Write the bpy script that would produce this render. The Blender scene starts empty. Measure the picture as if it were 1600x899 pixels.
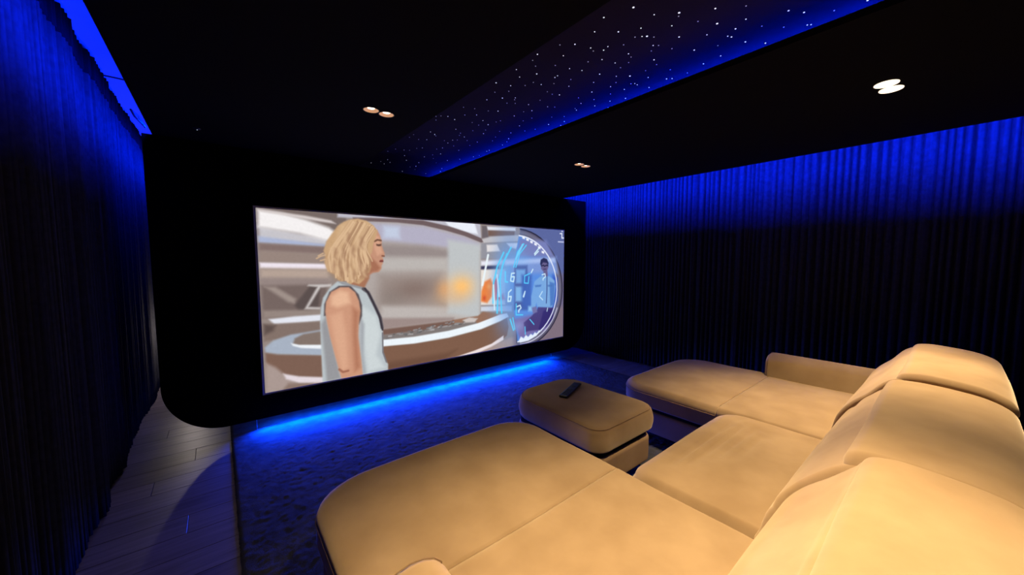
import bpy, bmesh, math, random
import numpy as np
from mathutils import Vector, Matrix
random.seed(7); rng = np.random.default_rng(7)
SC = bpy.context.scene
COL = SC.collection
R = math.radians

# ------------------------------------------------------------ camera
H = 1.5                                   # eye height
FLOOR, CEIL, SLAB = 0.0, 2.42, 2.86       # floor, lowered ceiling, upper slab
cd = bpy.data.cameras.new('camera'); cam = bpy.data.objects.new('camera', cd); COL.objects.link(cam)
cd.sensor_fit = 'HORIZONTAL'; cd.sensor_width = 36; cd.lens = 36 * 567 / 1600
cd.clip_start = 0.02; cd.clip_end = 60
cam.location = (0, 0, H)
cam.rotation_euler = (R(90 - 4.34), 0, R(-39.02))
SC.camera = cam
# ------------------------------------------------------------ world, exposure
w = bpy.data.worlds.new('world'); SC.world = w; w.use_nodes = True
w.node_tree.nodes['Background'].inputs[0].default_value = (0.3, 0.35, 0.6, 1)
w.node_tree.nodes['Background'].inputs[1].default_value = 0.0005
SC.view_settings.view_transform = 'Standard'; SC.view_settings.look = 'None'
SC.view_settings.exposure = 0.0; SC.view_settings.gamma = 1.0
SC.view_settings.use_curve_mapping = False
# ------------------------------------------------------------ lights
BLUE = (0.0, 0.015, 1.0)
WARM = (1.0, 0.76, 0.44)
def area(name, loc, sx, sy, rot, power, col=BLUE, spread=180):
    l = bpy.data.lights.new(name, 'AREA'); l.shape = 'RECTANGLE'; l.size = sx; l.size_y = sy
    l.energy = power; l.color = col; l.spread = R(spread)
    o = bpy.data.objects.new(name, l); COL.objects.link(o); o.location = loc; o.rotation_euler = rot
    return o
def spot(name, loc, power, angle=100, blend=.8, col=WARM, radius=.035, tilt=(0, 0)):
    l = bpy.data.lights.new(name, 'SPOT'); l.energy = power; l.color = col
    l.spot_size = R(angle); l.spot_blend = blend; l.shadow_soft_size = radius
    o = bpy.data.objects.new(name, l); COL.objects.link(o); o.location = loc; o.rotation_euler = (R(tilt[0]), R(tilt[1]), 0)
    return o
# LED strips in the coves (area lamps lie on the strips that are modelled below)
area('led_left', (-.36, 1.9, 2.47), .012, 7.9, (0, R(172), 0), 28)
area('led_left_low', (-.318, 1.9, 2.467), .014, 7.9, (0, R(90), 0), 260)
area('led_right', (4.033, 1.9, 2.4695), .024, 7.9, (0, R(-90), 0), 800)
area('led_star_cove', (2.30, 1.45, 2.465), .010, 6.1, (0, R(180), 0), 85)
area('led_under_panel', (1.98, 3.805, .106), 3.50, .012, (R(-50), 0, 0), 380, (0.0, 0.04, 1.0), 130)
area('led_under_panel_back', (2.12, 3.815, .106), 3.70, .012, (R(25), 0, 0), 34, (0.0, 0.075, 1.0))
for n, x, y, p, a in (('rear_left', .83, .29, 190, 84), ('rear_right', 2.815, .296, 185, 84), ('added_back_left', .83, -1.7, 150, 96), ('added_back_right', 2.815, -1.7, 150, 96), ('front_left', .829, 2.342, 8, 100), ('front_right', 2.81, 2.377, 4, 100)):  # the two back pairs are added, unseen, to brighten the sofa back
    spot('lamp_' + n + '_a', (x - .05, y, 2.40), p, a, 1); spot('lamp_' + n + '_b', (x + .05, y, 2.40), p, a, 1)
l = bpy.data.lights.new('lamp_behind_panel', 'POINT'); l.energy = 9; l.color = (1, .86, .78); l.shadow_soft_size = .02
o = bpy.data.objects.new('lamp_behind_panel', l); COL.objects.link(o); o.location = (-.30, 5.6, .72)

# film picture: (p)olygons, (l)ines and soft (g)lows in picture fractions
PIC=[
('p',(120,106,102),3,[(.0015,1.0165),(.1902,1.0331),(.1879,.8664),(-.0016,.8485)]),
('p',(200,197,203),6,[(.0026,.9051),(.1427,.8497),(.1421,.8121),(.0029,.832)]),
('p',(246,242,242),6,[(.0035,.9924),(.0497,.9811),(.0974,.9541),(.1485,.9152),(.1777,.8654),(.1425,.8397),(.0826,.8744),(.0025,.8995)]),
('p',(216,206,204),3,[(.0042,.9926),(.0977,.9758),(.154,.9571),(.1646,.9399),(.1297,.9471),(.0041,.9836)]),
('p',(172,182,212),4,[(.0024,.8512),(.1373,.8168),(.1371,.8019),(.0026,.8173)]),
('p',(132,112,108),5,[(.0033,.8129),(.1419,.8021),(.1412,.7557),(.0026,.7755)]),
('p',(152,134,126),6,[(.0026,.7755),(.1413,.762),(.1405,.7054),(.0023,.7153)]),
('p',(240,230,240),3,[(.0022,.7119),(.1429,.7016),(.1424,.6713),(.0025,.6823)]),
('p',(182,162,150),8,[(.0024,.6789),(.1449,.6713),(.144,.6104),(.0023,.6274)]),
('p',(150,134,130),8,[(.0031,.6274),(.1441,.6168),(.1433,.566),(.0029,.5757)]),
('p',(118,102,98),6,[(.0031,.5872),(.1387,.583),(.1359,.3947),(.0024,.4137)]),
('p',(160,145,138),5,[(.0095,.5807),(.03,.5785),(.0698,.5074),(.0672,.4811),(.0542,.4919)]),
('p',(92,80,78),4,[(.067,.4714),(.1005,.5769),(.1239,.5681),(.1171,.4369),(.0753,.4332)]),
('p',(205,198,196),3,[(.0868,.4431),(.1168,.5689),(.0959,.5774),(.0983,.5845),(.1485,.582),(.1483,.5693),(.1239,.5644),(.0963,.4561),(.1221,.4486),(.1219,.4334)]),
('p',(150,135,128),5,[(.0031,.4542),(.1316,.434),(.131,.3958),(.004,.4133)]),
('p',(228,230,240),3,[(.0145,.4038),(.066,.4083),(.136,.4049),(.1355,.3691),(.0743,.3695),(.0243,.3729)]),
('p',(132,114,106),4,[(.0034,.3784),(.1354,.3627),(.1345,.305),(.0025,.2849)]),
('p',(95,80,76),6,[(.0042,.3782),(.0263,.3664),(.0216,.338),(.0039,.3197)]),
('p',(168,178,194),3,[(.0035,.2515),(.0207,.2847),(.0554,.3062),(.1298,.3167),(.1274,.1601),(.0277,.2067),(.0051,.2249)]),
('p',(132,116,108),3,[(.0598,.2533),(.0639,.2827),(.0823,.3017),(.1297,.309),(.1283,.2167),(.0721,.2366)]),
('p',(240,244,250),2,[(.0559,.2571),(.0722,.2428),(.1284,.2231),(.128,.1987),(.0764,.2227),(.0596,.2411)]),
('p',(126,97,84),3,[(.0046,.2204),(.0276,.2019),(.1274,.1575),(.1253,.0204),(.0091,.1041),(.0044,.1659)]),
('p',(170,152,146),5,[(.0044,.1659),(.0222,.1342),(.0427,.0759),(.0684,.0133),(.0502,-.0021),(.0021,-.0064)]),
('p',(140,118,108),5,[(.0463,.0309),(.125,-.0003),(.1246,-.0289),(.0326,-.0074)]),
('p',(228,216,222),3,[(.0369,.091),(.0692,.0594),(.1254,.0282),(.1249,-.0055),(.0686,.0233),(.0424,.0576)]),
('p',(150,138,138),3,[(.6053,.9908),(.7797,1.0054),(.7804,.3293),(.6012,.3633)]),
('p',(232,232,238),3,[(.6268,.9862),(.7508,.9921),(.7509,.9677),(.6327,.9589)]),
('p',(120,92,80),3,[(.6327,.9564),(.7464,.9618),(.7464,.9266),(.6326,.9129)]),
('p',(110,100,104),3,[(.6085,.9888),(.6269,.9913),(.6346,.9029),(.6082,.8941)]),
('p',(196,192,194),3,[(.603,.8823),(.6427,.9087),(.7721,.9346),(.8273,.8895),(.7053,.8748),(.6029,.8545)]),
('p',(150,148,156),3,[(.6029,.8545),(.8033,.882),(.8195,.7507),(.6025,.7354)]),
('p',(236,228,224),3,[(.6264,.8433),(.6699,.8486),(.6824,.7966),(.6276,.7895)]),
('p',(242,240,244),3,[(.711,.8618),(.7683,.8685),(.7532,.8183),(.7271,.8279)]),
('p',(238,236,246),6,[(.6024,.7176),(.7419,.7334),(.9659,.7554),(.9662,.704),(.7419,.6924),(.6023,.6794)]),
('p',(58,56,86),3,[(.6023,.6768),(.6766,.6802),(.6766,.6537),(.6022,.6513)]),
('p',(236,226,216),3,[(.6022,.6488),(.7051,.65),(.7049,.3573),(.6012,.3737)]),
('p',(240,130,62),5,[(.6013,.4021),(.6042,.4792),(.6176,.5552),(.6419,.5793),(.6514,.5391),(.647,.4341),(.6278,.3845)]),
('p',(226,70,60),6,[(.6555,.5651),(.6765,.59),(.6806,.5363),(.6692,.4307),(.6977,.4536),(.7049,.3982),(.6622,.4051)]),
('g',(200,60,40),.7,[(.6159,.4257),(.008,.0234)]),
('g',(250,170,90),.7,[(.6349,.5145),(.0095,.0236)]),
('p',(208,214,226),3,[(.6012,.3607),(.7344,.3435),(.7344,.2964),(.6011,.3244)]),
('p',(190,188,200),3,[(.1693,1.0088),(.5992,1.0913),(.6052,.8829),(.4676,.9569),(.2536,.9824),(.1688,.9785)]),
('p',(236,240,250),4,[(.4737,1.0004),(.579,1.0102),(.5919,.9236),(.5528,.9323),(.4853,.969)]),
('p',(178,168,164),2,[(.227,.9675),(.3238,.9772),(.4006,.9692),(.4793,.9462),(.5527,.9067),(.6025,.8695),(.5977,.2659),(.4992,.2743),(.3946,.2567),(.2772,.2437),(.2177,.2509)]),
('p',(180,176,196),10,[(.2268,.957),(.4006,.9599),(.5399,.9004),(.5984,.856),(.5982,.8034),(.3994,.8247),(.2256,.8622)]),
('p',(196,205,226),10,[(.2851,.944),(.3283,.9443),(.33,.8658),(.2843,.8674)]),
('p',(152,140,138),12,[(.2252,.8304),(.3994,.8247),(.5781,.7699),(.5779,.7372),(.224,.7403)]),
('p',(188,182,178),12,[(.2781,.7408),(.4779,.7366),(.4773,.6496),(.2678,.6476)]),
('p',(158,144,138),22,[(.2676,.6366),(.4537,.6261),(.4697,.3877),(.265,.4155)]),
('g',(120,96,88),.55,[(.3701,.525),(.0828,.0827)]),
('g',(130,118,112),.4,[(.3038,.4762),(.045,.0683)]),
('p',(190,182,178),10,[(.2745,.4248),(.4756,.3802),(.5762,.3139),(.5761,.2738),(.2736,.3464)]),
('p',(192,196,198),10,[(.4817,.8727),(.601,.843),(.597,.2688),(.4783,.3354)]),
('p',(158,140,136),6,[(.2736,.3464),(.4993,.2987),(.4992,.2794),(.2728,.2733)]),
('g',(255,196,120),1.0,[(.5286,.5254),(.0518,.0969)]),
('g',(255,170,90),.45,[(.4646,.5137),(.0299,.0749)]),
('g',(225,175,125),.4,[(.5002,.4457),(.0699,.0638)]),
('p',(112,94,96),2,[(.2058,.9848),(.2537,.9898),(.324,.9962),(.4009,.9973),(.4853,.969),(.5528,.9323),(.6053,.8934),(.6133,.8637),(.6051,.8591),(.54,.9055),(.4733,.9381),(.4006,.9645),(.3237,.9716),(.2534,.9674),(.2056,.9641)]),
('p',(150,112,92),3,[(.4931,.2809),(.5896,.2908),(.6102,.3174),(.6598,.2957),(.6781,.2634),(.6452,.2294),(.5758,.2067),(.4988,.215)]),
('p',(120,92,82),3,[(.2728,.2733),(.4992,.2768),(.5026,.2372),(.3944,.2324),(.2723,.2361)]),
('p',(128,120,118),4,[(.2723,.2361),(.3944,.2324),(.576,.2604),(.5894,.2233),(.5111,.1986),(.2719,.1977)]),
('l',(102,99,100),.5732678299240589,[(.5608,.2497),(.5677,.2493)]),
('l',(127,124,125),.98475533254277,[(.5118,.2448),(.5206,.247)]),
('l',(145,142,143),1.142935554522348,[(.3221,.226),(.3312,.2268)]),
('l',(159,156,157),.7145925933194625,[(.3799,.2212),(.3829,.2205)]),
('l',(143,140,141),.8388887756573525,[(.4065,.2435),(.4166,.2419)]),
('l',(117,114,115),.7601143430089281,[(.3272,.2325),(.3308,.235)]),
('l',(118,115,116),1.2961421364162655,[(.5756,.2609),(.5834,.2623)]),
('l',(141,138,139),1.1317981099694108,[(.424,.229),(.4299,.2346)]),
('l',(146,143,144),1.0721207185899628,[(.5629,.2752),(.5708,.2775)]),
('l',(159,156,157),.9123137642832069,[(.4136,.2269),(.4232,.229)]),
('l',(139,136,137),.9541640563361955,[(.4034,.2259),(.4139,.2282)]),
('l',(136,133,134),1.1517469269011715,[(.4128,.2474),(.4227,.2512)]),
('l',(156,153,154),.7476504999595686,[(.4513,.2375),(.4627,.2397)]),
('l',(173,170,171),.9703557694355878,[(.4179,.2396),(.4233,.2396)]),
('l',(174,171,172),1.205655634852501,[(.42,.2276),(.4295,.2274)]),
('l',(108,105,106),.5470071171189246,[(.2836,.209),(.2908,.2086)]),
('l',(108,105,106),1.1034958274505298,[(.3401,.2165),(.3437,.2173)]),
('l',(102,99,100),.8383341187117568,[(.5169,.2428),(.5268,.2405)]),
('l',(98,95,96),.5663225419236604,[(.3774,.2428),(.3878,.24)]),
('l',(127,124,125),.6022297073206566,[(.4865,.2662),(.4981,.2689)]),
('l',(170,167,168),.5345287966379995,[(.4235,.2558),(.4348,.2538)]),
('l',(173,170,171),1.0022050186542248,[(.2908,.2231),(.2986,.2226)]),
('l',(165,162,163),1.1127759492704625,[(.4134,.245),(.4225,.2491)]),
('l',(114,111,112),.8782236096786502,[(.4946,.2418),(.4998,.2455)]),
('l',(152,149,150),1.1307274691746416,[(.3646,.2426),(.3748,.2433)]),
('l',(136,133,134),.6150635711815552,[(.5028,.2547),(.5149,.2536)]),
('l',(97,94,95),1.0595790479061016,[(.4482,.2476),(.4596,.2496)]),
('l',(116,113,114),.5766975549065465,[(.3473,.2387),(.3549,.2401)]),
('l',(126,123,124),.6859790725342481,[(.5703,.2517),(.578,.2517)]),
('l',(174,171,172),1.0675986430634796,[(.4437,.2407),(.4488,.2425)]),
('l',(99,96,97),.807802214674511,[(.4244,.2558),(.4287,.2585)]),
('l',(97,94,95),.6454080626403402,[(.3039,.232),(.3081,.2322)]),
('l',(134,131,132),.9284266748533174,[(.4227,.242),(.4288,.2454)]),
('l',(150,147,148),.8404791624039492,[(.4963,.2621),(.4996,.2659)]),
('l',(169,166,167),.6449800486601373,[(.5356,.2463),(.5398,.2516)]),
('l',(110,107,108),.9884082696824242,[(.3783,.2329),(.3834,.2386)]),
('l',(147,144,145),.5809295004905255,[(.3802,.2477),(.3854,.2523)]),
('l',(152,149,150),.5479926193396709,[(.4687,.2633),(.4774,.2646)]),
('l',(95,92,93),.7274874807843087,[(.5384,.2567),(.5452,.2624)]),
('l',(119,116,117),.5926146958562895,[(.3009,.2135),(.3061,.2168)]),
('l',(110,107,108),.703329820166648,[(.3173,.2276),(.3207,.2308)]),
('l',(122,119,120),1.0541220373237197,[(.3696,.2351),(.3725,.239)]),
('l',(158,155,156),.7326022765492476,[(.5016,.2472),(.5136,.2451)]),
('l',(156,153,154),1.0756374594849158,[(.3808,.2343),(.3894,.2349)]),
('l',(145,142,143),.685301888921258,[(.4143,.2342),(.4212,.2341)]),
('l',(105,102,103),.9687204642760806,[(.3957,.2312),(.4052,.2291)]),
('l',(113,110,111),1.1450435424850465,[(.3754,.2187),(.3854,.2215)]),
('l',(99,96,97),.6028120039338747,[(.5457,.2557),(.5518,.256)]),
('l',(151,148,149),.638024428629844,[(.468,.243),(.4735,.2427)]),
('l',(149,146,147),.5769235690167166,[(.5714,.2507),(.5799,.2544)]),
('l',(154,151,152),1.2579087239696456,[(.3483,.2173),(.3528,.2221)]),
('l',(113,110,111),.8733273651670412,[(.3762,.2255),(.3847,.2289)]),
('l',(145,142,143),.9081372025821943,[(.3831,.2274),(.3897,.2284)]),
('l',(155,152,153),.7880854127524937,[(.4803,.2372),(.4883,.2405)]),
('l',(123,120,121),.9262836016490997,[(.546,.2748),(.5511,.28)]),
('l',(96,93,94),.7503471640619563,[(.3828,.2232),(.3899,.2277)]),
('l',(107,104,105),.513709917085896,[(.4069,.2477),(.4176,.2501)]),
('l',(107,104,105),.8119873214699103,[(.4482,.233),(.4561,.2369)]),
('l',(169,166,167),.6531955390560843,[(.3529,.2173),(.3619,.2155)]),
('l',(127,124,125),.9107529733544268,[(.4501,.2475),(.4546,.2516)]),
('l',(139,136,137),.5024298304657775,[(.5665,.2566),(.5746,.2613)]),
('l',(157,154,155),1.2399477939295909,[(.4641,.2401),(.4754,.2406)]),
('l',(105,102,103),.9907870337603076,[(.5344,.2608),(.541,.2652)]),
('l',(127,124,125),1.0399945475168946,[(.5548,.2472),(.5659,.2513)]),
('l',(143,140,141),1.293836590437035,[(.3161,.2324),(.3236,.2312)]),
('l',(95,92,93),.7931677462698057,[(.3553,.2306),(.3622,.2312)]),
('l',(134,131,132),.8986223378721788,[(.4,.2263),(.4039,.2302)]),
('l',(128,125,126),1.1594963450019287,[(.4806,.2566),(.4864,.2601)]),
('l',(145,142,143),.9144677689117477,[(.5076,.2504),(.5193,.2512)]),
('l',(114,111,112),1.138291904358091,[(.3359,.2237),(.3433,.2236)]),
('p',(205,195,190),3,[(.5304,.2717),(.5563,.2852),(.5895,.2706),(.576,.2443),(.5431,.2487)]),
('p',(128,94,76),2,[(.2668,.1655),(.3667,.1468),(.4801,.1499),(.6029,.1788),(.6781,.2182),(.7121,.2483),(.7197,.167),(.712,.0969),(.5747,-.0775),(.2647,-.0137)]),
('p',(112,80,64),10,[(.2797,.0485),(.4734,.0431),(.5103,.0552),(.461,-.0161),(.2791,-.0089)]),
('p',(238,246,252),2,[(.2673,.2061),(.3671,.1959),(.4804,.2049),(.5894,.2328),(.6811,.2797),(.7121,.2842),(.7198,.2537),(.681,.2259),(.6029,.1829),(.4801,.1538),(.3667,.1492),(.2715,.1615)]),
('p',(240,226,226),2,[(.4913,-.0054),(.5751,.0204),(.6448,.0505),(.6967,.1017),(.6966,.0657),(.6447,.0196),(.5749,-.0094),(.5099,-.0182)]),
('p',(172,150,145),5,[(.5225,-.0287),(.5885,-.0079),(.7197,.0727),(.8004,.0694),(.8006,-.0672),(.5746,-.0911)]),
('p',(92,104,160),8,[(.7721,.9976),(1.011,1.0289),(1.0148,.4732),(.8201,.4944)]),
('p',(112,104,136),14,[(.8198,.6087),(1.014,.598),(1.0165,.237),(.8205,.2783)]),
('p',(128,112,126),14,[(.7419,.3366),(1.0161,.2845),(1.0184,-.05),(.742,-.0285)]),
('p',(92,86,110),2,[(.7734,.9814),(.7985,.9751),(.8236,.962),(.8483,.942),(.8722,.9151),(.895,.8816),(.9162,.8417),(.9355,.7958),(.9525,.7445),(.9668,.6886),(.9781,.629),(.9862,.5665),(.9908,.5023),(.992,.4375),(.9895,.3733),(.9835,.3108),(.974,.2511),(.9614,.1953),(.9457,.1443),(.9275,.0989),(.9069,.0598),(.8845,.0275),(.8606,.0023),(.8357,-.0157),(.8102,-.0262),(.7844,-.0295),(.7588,-.0258),(.751,.4852)]),
('p',(112,108,130),2,[(.7727,.9677),(.7971,.9614),(.8215,.9485),(.8454,.9289),(.8686,.9027),(.8907,.87),(.9112,.8311),(.9299,.7865),(.9463,.7367),(.9601,.6825),(.971,.6246),(.9788,.564),(.9833,.5018),(.9844,.439),(.982,.3767),(.9762,.3161),(.9671,.2583),(.9548,.2042),(.9397,.1547),(.922,.1106),(.9022,.0726),(.8805,.0411),(.8573,.0165),(.8332,-.0011),(.8084,-.0115),(.7834,-.0149),(.7586,-.0115),(.751,.4852)]),
('l',(40,38,58),1.6,[(.7734,.9841),(.7986,.9778),(.8238,.9647),(.8486,.9446),(.8726,.9176),(.8955,.8839),(.9168,.8437),(.9362,.7976),(.9532,.7461),(.9676,.6899),(.979,.6299),(.9871,.567),(.9918,.5025),(.9929,.4373),(.9904,.3727),(.9844,.3098),(.9749,.2497),(.9622,.1936),(.9465,.1423),(.9282,.0967),(.9075,.0573),(.885,.0248),(.861,-.0005),(.836,-.0185),(.8104,-.0291),(.7845,-.0324),(.7588,-.0287)]),
('p',(70,66,88),2,[(.7687,.9427),(.792,.9365),(.8151,.9241),(.8379,.9053),(.86,.8802),(.8809,.8491),(.9004,.8122),(.918,.7699),(.9335,.7228),(.9466,.6715),(.9569,.6169),(.9642,.5597),(.9684,.501),(.9694,.4418),(.9671,.3831),(.9616,.326),(.953,.2715),(.9414,.2204),(.9271,.1737),(.9104,.132),(.8916,.096),(.871,.0661),(.8491,.0427),(.8261,.0259),(.8026,.0158),(.7788,.0123),(.7552,.0154),(.748,.4856)]),
('p',(92,142,222),3,[(.7666,.9316),(.7888,.9256),(.8109,.9137),(.8327,.8958),(.8538,.8719),(.8738,.8424),(.8925,.8073),(.9094,.7672),(.9244,.7225),(.937,.6739),(.9471,.622),(.9544,.5676),(.9588,.5117),(.9602,.4552),(.9585,.399),(.9538,.3442),(.9461,.2916),(.9356,.242),(.9225,.1964),(.907,.1554),(.8895,.1197),(.8703,.0895),(.8497,.0654),(.828,.0475),(.8057,.0359),(.783,.0306),(.7603,.0315),(.7588,.0792),(.7419,.3087),(.7389,.6131),(.7584,.8459)]),
('g',(96,146,224),.95,[(.7344,.5312),(.0735,.4583)]),
('g',(120,165,232),.5,[(.6906,.5353),(.0438,.3114)]),
('p',(126,152,214),12,[(.7345,.7361),(.9568,.7523),(.9668,.6006),(.7344,.6134)]),
('p',(170,190,238),8,[(.7052,.7225),(.9477,.7492),(.9525,.7071),(.7051,.685)]),
('p',(120,128,186),10,[(.7721,.9017),(.9027,.8982),(.9477,.7522),(.757,.7499)]),
('p',(248,250,255),2,[(.7821,.9246),(.7954,.9203),(.7939,.9008),(.7829,.9081)]),
('p',(248,250,255),2,[(.8009,.9097),(.8144,.9053),(.8129,.8856),(.8017,.8931)]),
('p',(248,250,255),2,[(.8201,.8917),(.8338,.8871),(.8322,.8672),(.8209,.8749)]),
('p',(248,250,255),2,[(.8404,.8734),(.8544,.8687),(.8528,.8486),(.8412,.8564)]),
('p',(248,250,255),2,[(.8595,.8461),(.8738,.8411),(.8722,.8208),(.8604,.8289)]),
('p',(248,250,255),2,[(.8781,.8065),(.8927,.8012),(.8911,.7807),(.879,.7892)]),
('p',(78,96,160),6,[(.7457,.6814),(.8076,.6801),(.8083,.2952),(.7457,.3079)]),
('p',(120,168,226),6,[(.7532,.6468),(.7974,.6451),(.7975,.5251),(.7533,.5294)]),
('p',(130,182,232),6,[(.751,.5019),(.7944,.4972),(.7946,.3693),(.751,.3767)]),
('p',(66,98,178),10,[(.7802,.5969),(.828,.5939),(.8286,.2911),(.7805,.3009)]),
('p',(150,200,240),6,[(.8123,.3232),(.8451,.3199),(.8452,.273),(.8124,.28)]),
('p',(58,88,190),12,[(.9395,.5871),(.9652,.555),(.9663,.3556),(.9323,.209)]),
('p',(120,110,170),10,[(.742,.2249),(.9411,.2682),(.906,.094),(.7729,.0462)]),
('p',(74,62,122),3,[(.857,.2853),(.8619,.3108),(.941,.2865),(.9431,.2372),(.9146,.1524),(.8849,.112),(.8583,.1002),(.8208,.1037),(.795,.0997),(.7901,.1845),(.8288,.2329)]),
('p',(126,172,222),3,[(.8429,.5382),(.8713,.5767),(.8901,.5872),(.9216,.5762),(.9488,.538),(.9546,.4797),(.9462,.3283),(.9373,.2903),(.8586,.3085),(.8534,.3447),(.8386,.2744),(.827,.2914),(.8268,.4072)]),
('p',(80,124,196),4,[(.9219,.5283),(.9508,.5106),(.9463,.313),(.9265,.3015)]),
('p',(78,118,184),3,[(.8446,.5033),(.8783,.5057),(.875,.4884),(.848,.487)]),
('p',(78,118,184),3,[(.9131,.4992),(.9381,.4997),(.9364,.4817),(.9132,.4842)]),
('p',(118,112,160),3,[(.8303,.3082),(.8535,.3154),(.8579,.263),(.8353,.2533)]),
('p',(106,96,140),2,[(.8759,.7077),(.8913,.7193),(.9105,.7045),(.915,.6629),(.909,.6305),(.9128,.5798),(.891,.5753),(.8882,.6226),(.8761,.6465)]),
('p',(44,46,88),2,[(.8709,.6903),(.8742,.7281),(.8895,.7442),(.9068,.734),(.9158,.6985),(.9124,.6689),(.907,.6986),(.8862,.7047),(.876,.6728)]),
('l',(36,36,70),1.3,[(.8777,.6727),(.8897,.6783),(.8932,.6694),(.9053,.678),(.9124,.6734)]),
('l',(70,56,96),1,[(.8899,.6431),(.902,.6441)]),
('p',(54,44,110),4,[(.8895,.2667),(.9483,.2851),(.9415,.1761),(.9059,.1168),(.8626,.0915)]),
('l',(50,60,120),1.2,[(.9075,.5742),(.908,.4549),(.905,.3356)]),
('l',(230,236,255),1.8,[(.7682,.9304),(.7905,.9244),(.8128,.9124),(.8347,.8944),(.8559,.8704),(.876,.8407),(.8948,.8055),(.9119,.7652),(.9269,.7203),(.9396,.6714),(.9498,.6193),(.9572,.5647),(.9616,.5086),(.963,.4518),(.9613,.3954),(.9565,.3403),(.9488,.2874),(.9382,.2377),(.925,.1919),(.9095,.1508),(.8919,.1149),(.8725,.0847),(.8518,.0605),(.83,.0426),(.8075,.031),(.7847,.0258),(.7619,.0267)]),
('p',(230,240,255),2,[(.7666,.034),(.7768,.0679),(.7902,.0478),(.8006,.0734),(.8128,.0536),(.825,.0761),(.8358,.0611),(.8457,.0846),(.8559,.0697),(.8669,.0977),(.8781,.084),(.8866,.1115),(.8543,.0494),(.8128,.0186),(.7729,.0147)]),
('l',(205,205,230),1.2,[(.9647,.2784),(.9609,.2581),(.9567,.2384),(.9521,.2192),(.9471,.2006),(.9417,.1827),(.936,.1654),(.9299,.1489),(.9234,.1331),(.9167,.1181),(.9097,.1039),(.9024,.0905),(.8948,.078),(.887,.0664),(.879,.0557),(.8708,.0459),(.8624,.037),(.8538,.029),(.8451,.0221),(.8363,.016),(.8274,.0109),(.8184,.0068),(.8094,.0036),(.8003,.0013),(.7912,-.0),(.7821,-.0004),(.7731,.0001)]),
('l',(235,245,250),3,[(.6322,.7639),(.6083,.5303)]),
('l',(90,210,255),2.2,[(.698,.7865),(.6696,.6698),(.6541,.5388),(.6524,.3802)]),
('l',(90,210,255),2.2,[(.7308,.8281),(.6979,.7092),(.675,.5501),(.669,.2967)]),
('l',(90,210,255),1.8,[(.7124,.7763),(.6908,.6692),(.6821,.5495),(.6889,.2924)]),
('l',(90,210,255),2,[(.7892,.8616),(.7608,.7912),(.7434,.6678)]),
('l',(90,210,255),1.5,[(.8018,.8512),(.7707,.7777),(.7525,.6647)]),
('l',(120,215,255),3,[(.7838,.8543),(.7532,.7362)]),
('l',(215,245,255),1.6,[(.8645,.8291),(.8423,.7795)]),
('l',(215,245,255),1.4,[(.8621,.8016),(.8439,.7681)]),
('l',(215,245,255),1.6,[(.8344,.6437),(.8263,.6155)]),
('l',(90,210,255),1.4,[(.8198,.6087),(.7943,.589),(.7928,.5284),(.8119,.5238),(.815,.5805)]),
('l',(215,245,255),1.6,[(.7457,.6155),(.7329,.6135),(.7285,.5523),(.7419,.5442),(.7457,.5852),(.7344,.586)]),
('l',(215,245,255),1.6,[(.7314,.4765),(.7196,.4575),(.7166,.3826),(.7284,.3833),(.7314,.4215),(.7181,.4207)]),
('l',(215,245,255),2,[(.7961,.4544),(.7882,.413)]),
('l',(215,245,255),2,[(.7945,.4404),(.7898,.4099)]),
('l',(215,245,255),1.6,[(.7587,.3306),(.7726,.3392),(.7773,.3157),(.7664,.2967),(.7664,.2826)]),
('l',(90,210,255),1.4,[(.7541,.3552),(.7541,.2613),(.7852,.2543)]),
('l',(215,245,255),1.4,[(.8814,.5936),(.8969,.6015),(.8988,.5748),(.8867,.5579),(.8868,.5461)]),
('l',(215,245,255),1.3,[(.8837,.4431),(.8684,.401),(.8857,.3687)]),
('l',(90,210,255),2,[(.7269,.2286),(.742,.1338)]),
('l',(90,210,255),1.4,[(.7389,.2396),(.7481,.1391)]),
('l',(90,210,255),2,[(.7051,.6285),(.705,.5475),(.7152,.5439)]),
('l',(190,225,255),2,[(.6695,.6037),(.6777,.4295)]),
('l',(215,245,255),1.6,[(.6541,.5256),(.6578,.3258)]),
('l',(90,210,255),1.2,[(.7965,.1469),(.7982,.0814)]),
('l',(90,210,255),1.2,[(.8206,.2057),(.8414,.1566)]),
('l',(215,245,255),1,[(.9123,.2891),(.9088,.2597)]),
('g',(130,200,255),.35,[(.705,.5745),(.0369,.1627)]),
('g',(120,190,255),.3,[(.7723,.7363),(.0554,.0833)]),
('g',(90,150,250),.2,[(.8448,.4336),(.0775,.2046)]),
('g',(160,190,240),.4,[(.765,.1626),(.0315,.0568)]),
('l',(235,240,255),1.6,[(.9878,.9715),(.9881,.9291),(.9994,.9301)]),
('l',(235,240,255),1.4,[(.9776,.9689),(.9832,.9695)]),
('l',(235,240,255),1.4,[(.9877,.9911),(.9905,.9914)]),
('l',(190,196,230),1.6,[(.9679,.8928),(.9996,.892)]),
('p',(186,194,198),2,[(.1199,.3666),(.1231,.4484),(.1287,.5044),(.1457,.5619),(.1637,.5986),(.1893,.5833),(.2156,.5647),(.233,.5467),(.2507,.4787),(.2668,.3787),(.2758,.2921),(.2738,.1223),(.2815,.0619),(.2873,.0378),(.2868,-.0054),(.1201,-.003),(.1197,.1683)]),
('p',(152,152,156),5,[(.1225,.3469),(.1334,.3953),(.1417,.29),(.1566,.1009),(.1629,.0019),(.13,-.0002),(.1265,.1656)]),
('p',(206,214,216),8,[(.2195,.4432),(.2579,.3667),(.2694,.2516),(.255,.1154),(.2775,.0205),(.2307,.0064),(.2221,.211)]),
('p',(166,170,176),5,[(.2165,.3762),(.2262,.3194),(.221,.1287),(.2261,.0043),(.2183,.0052),(.2142,.1999)]),
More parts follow.
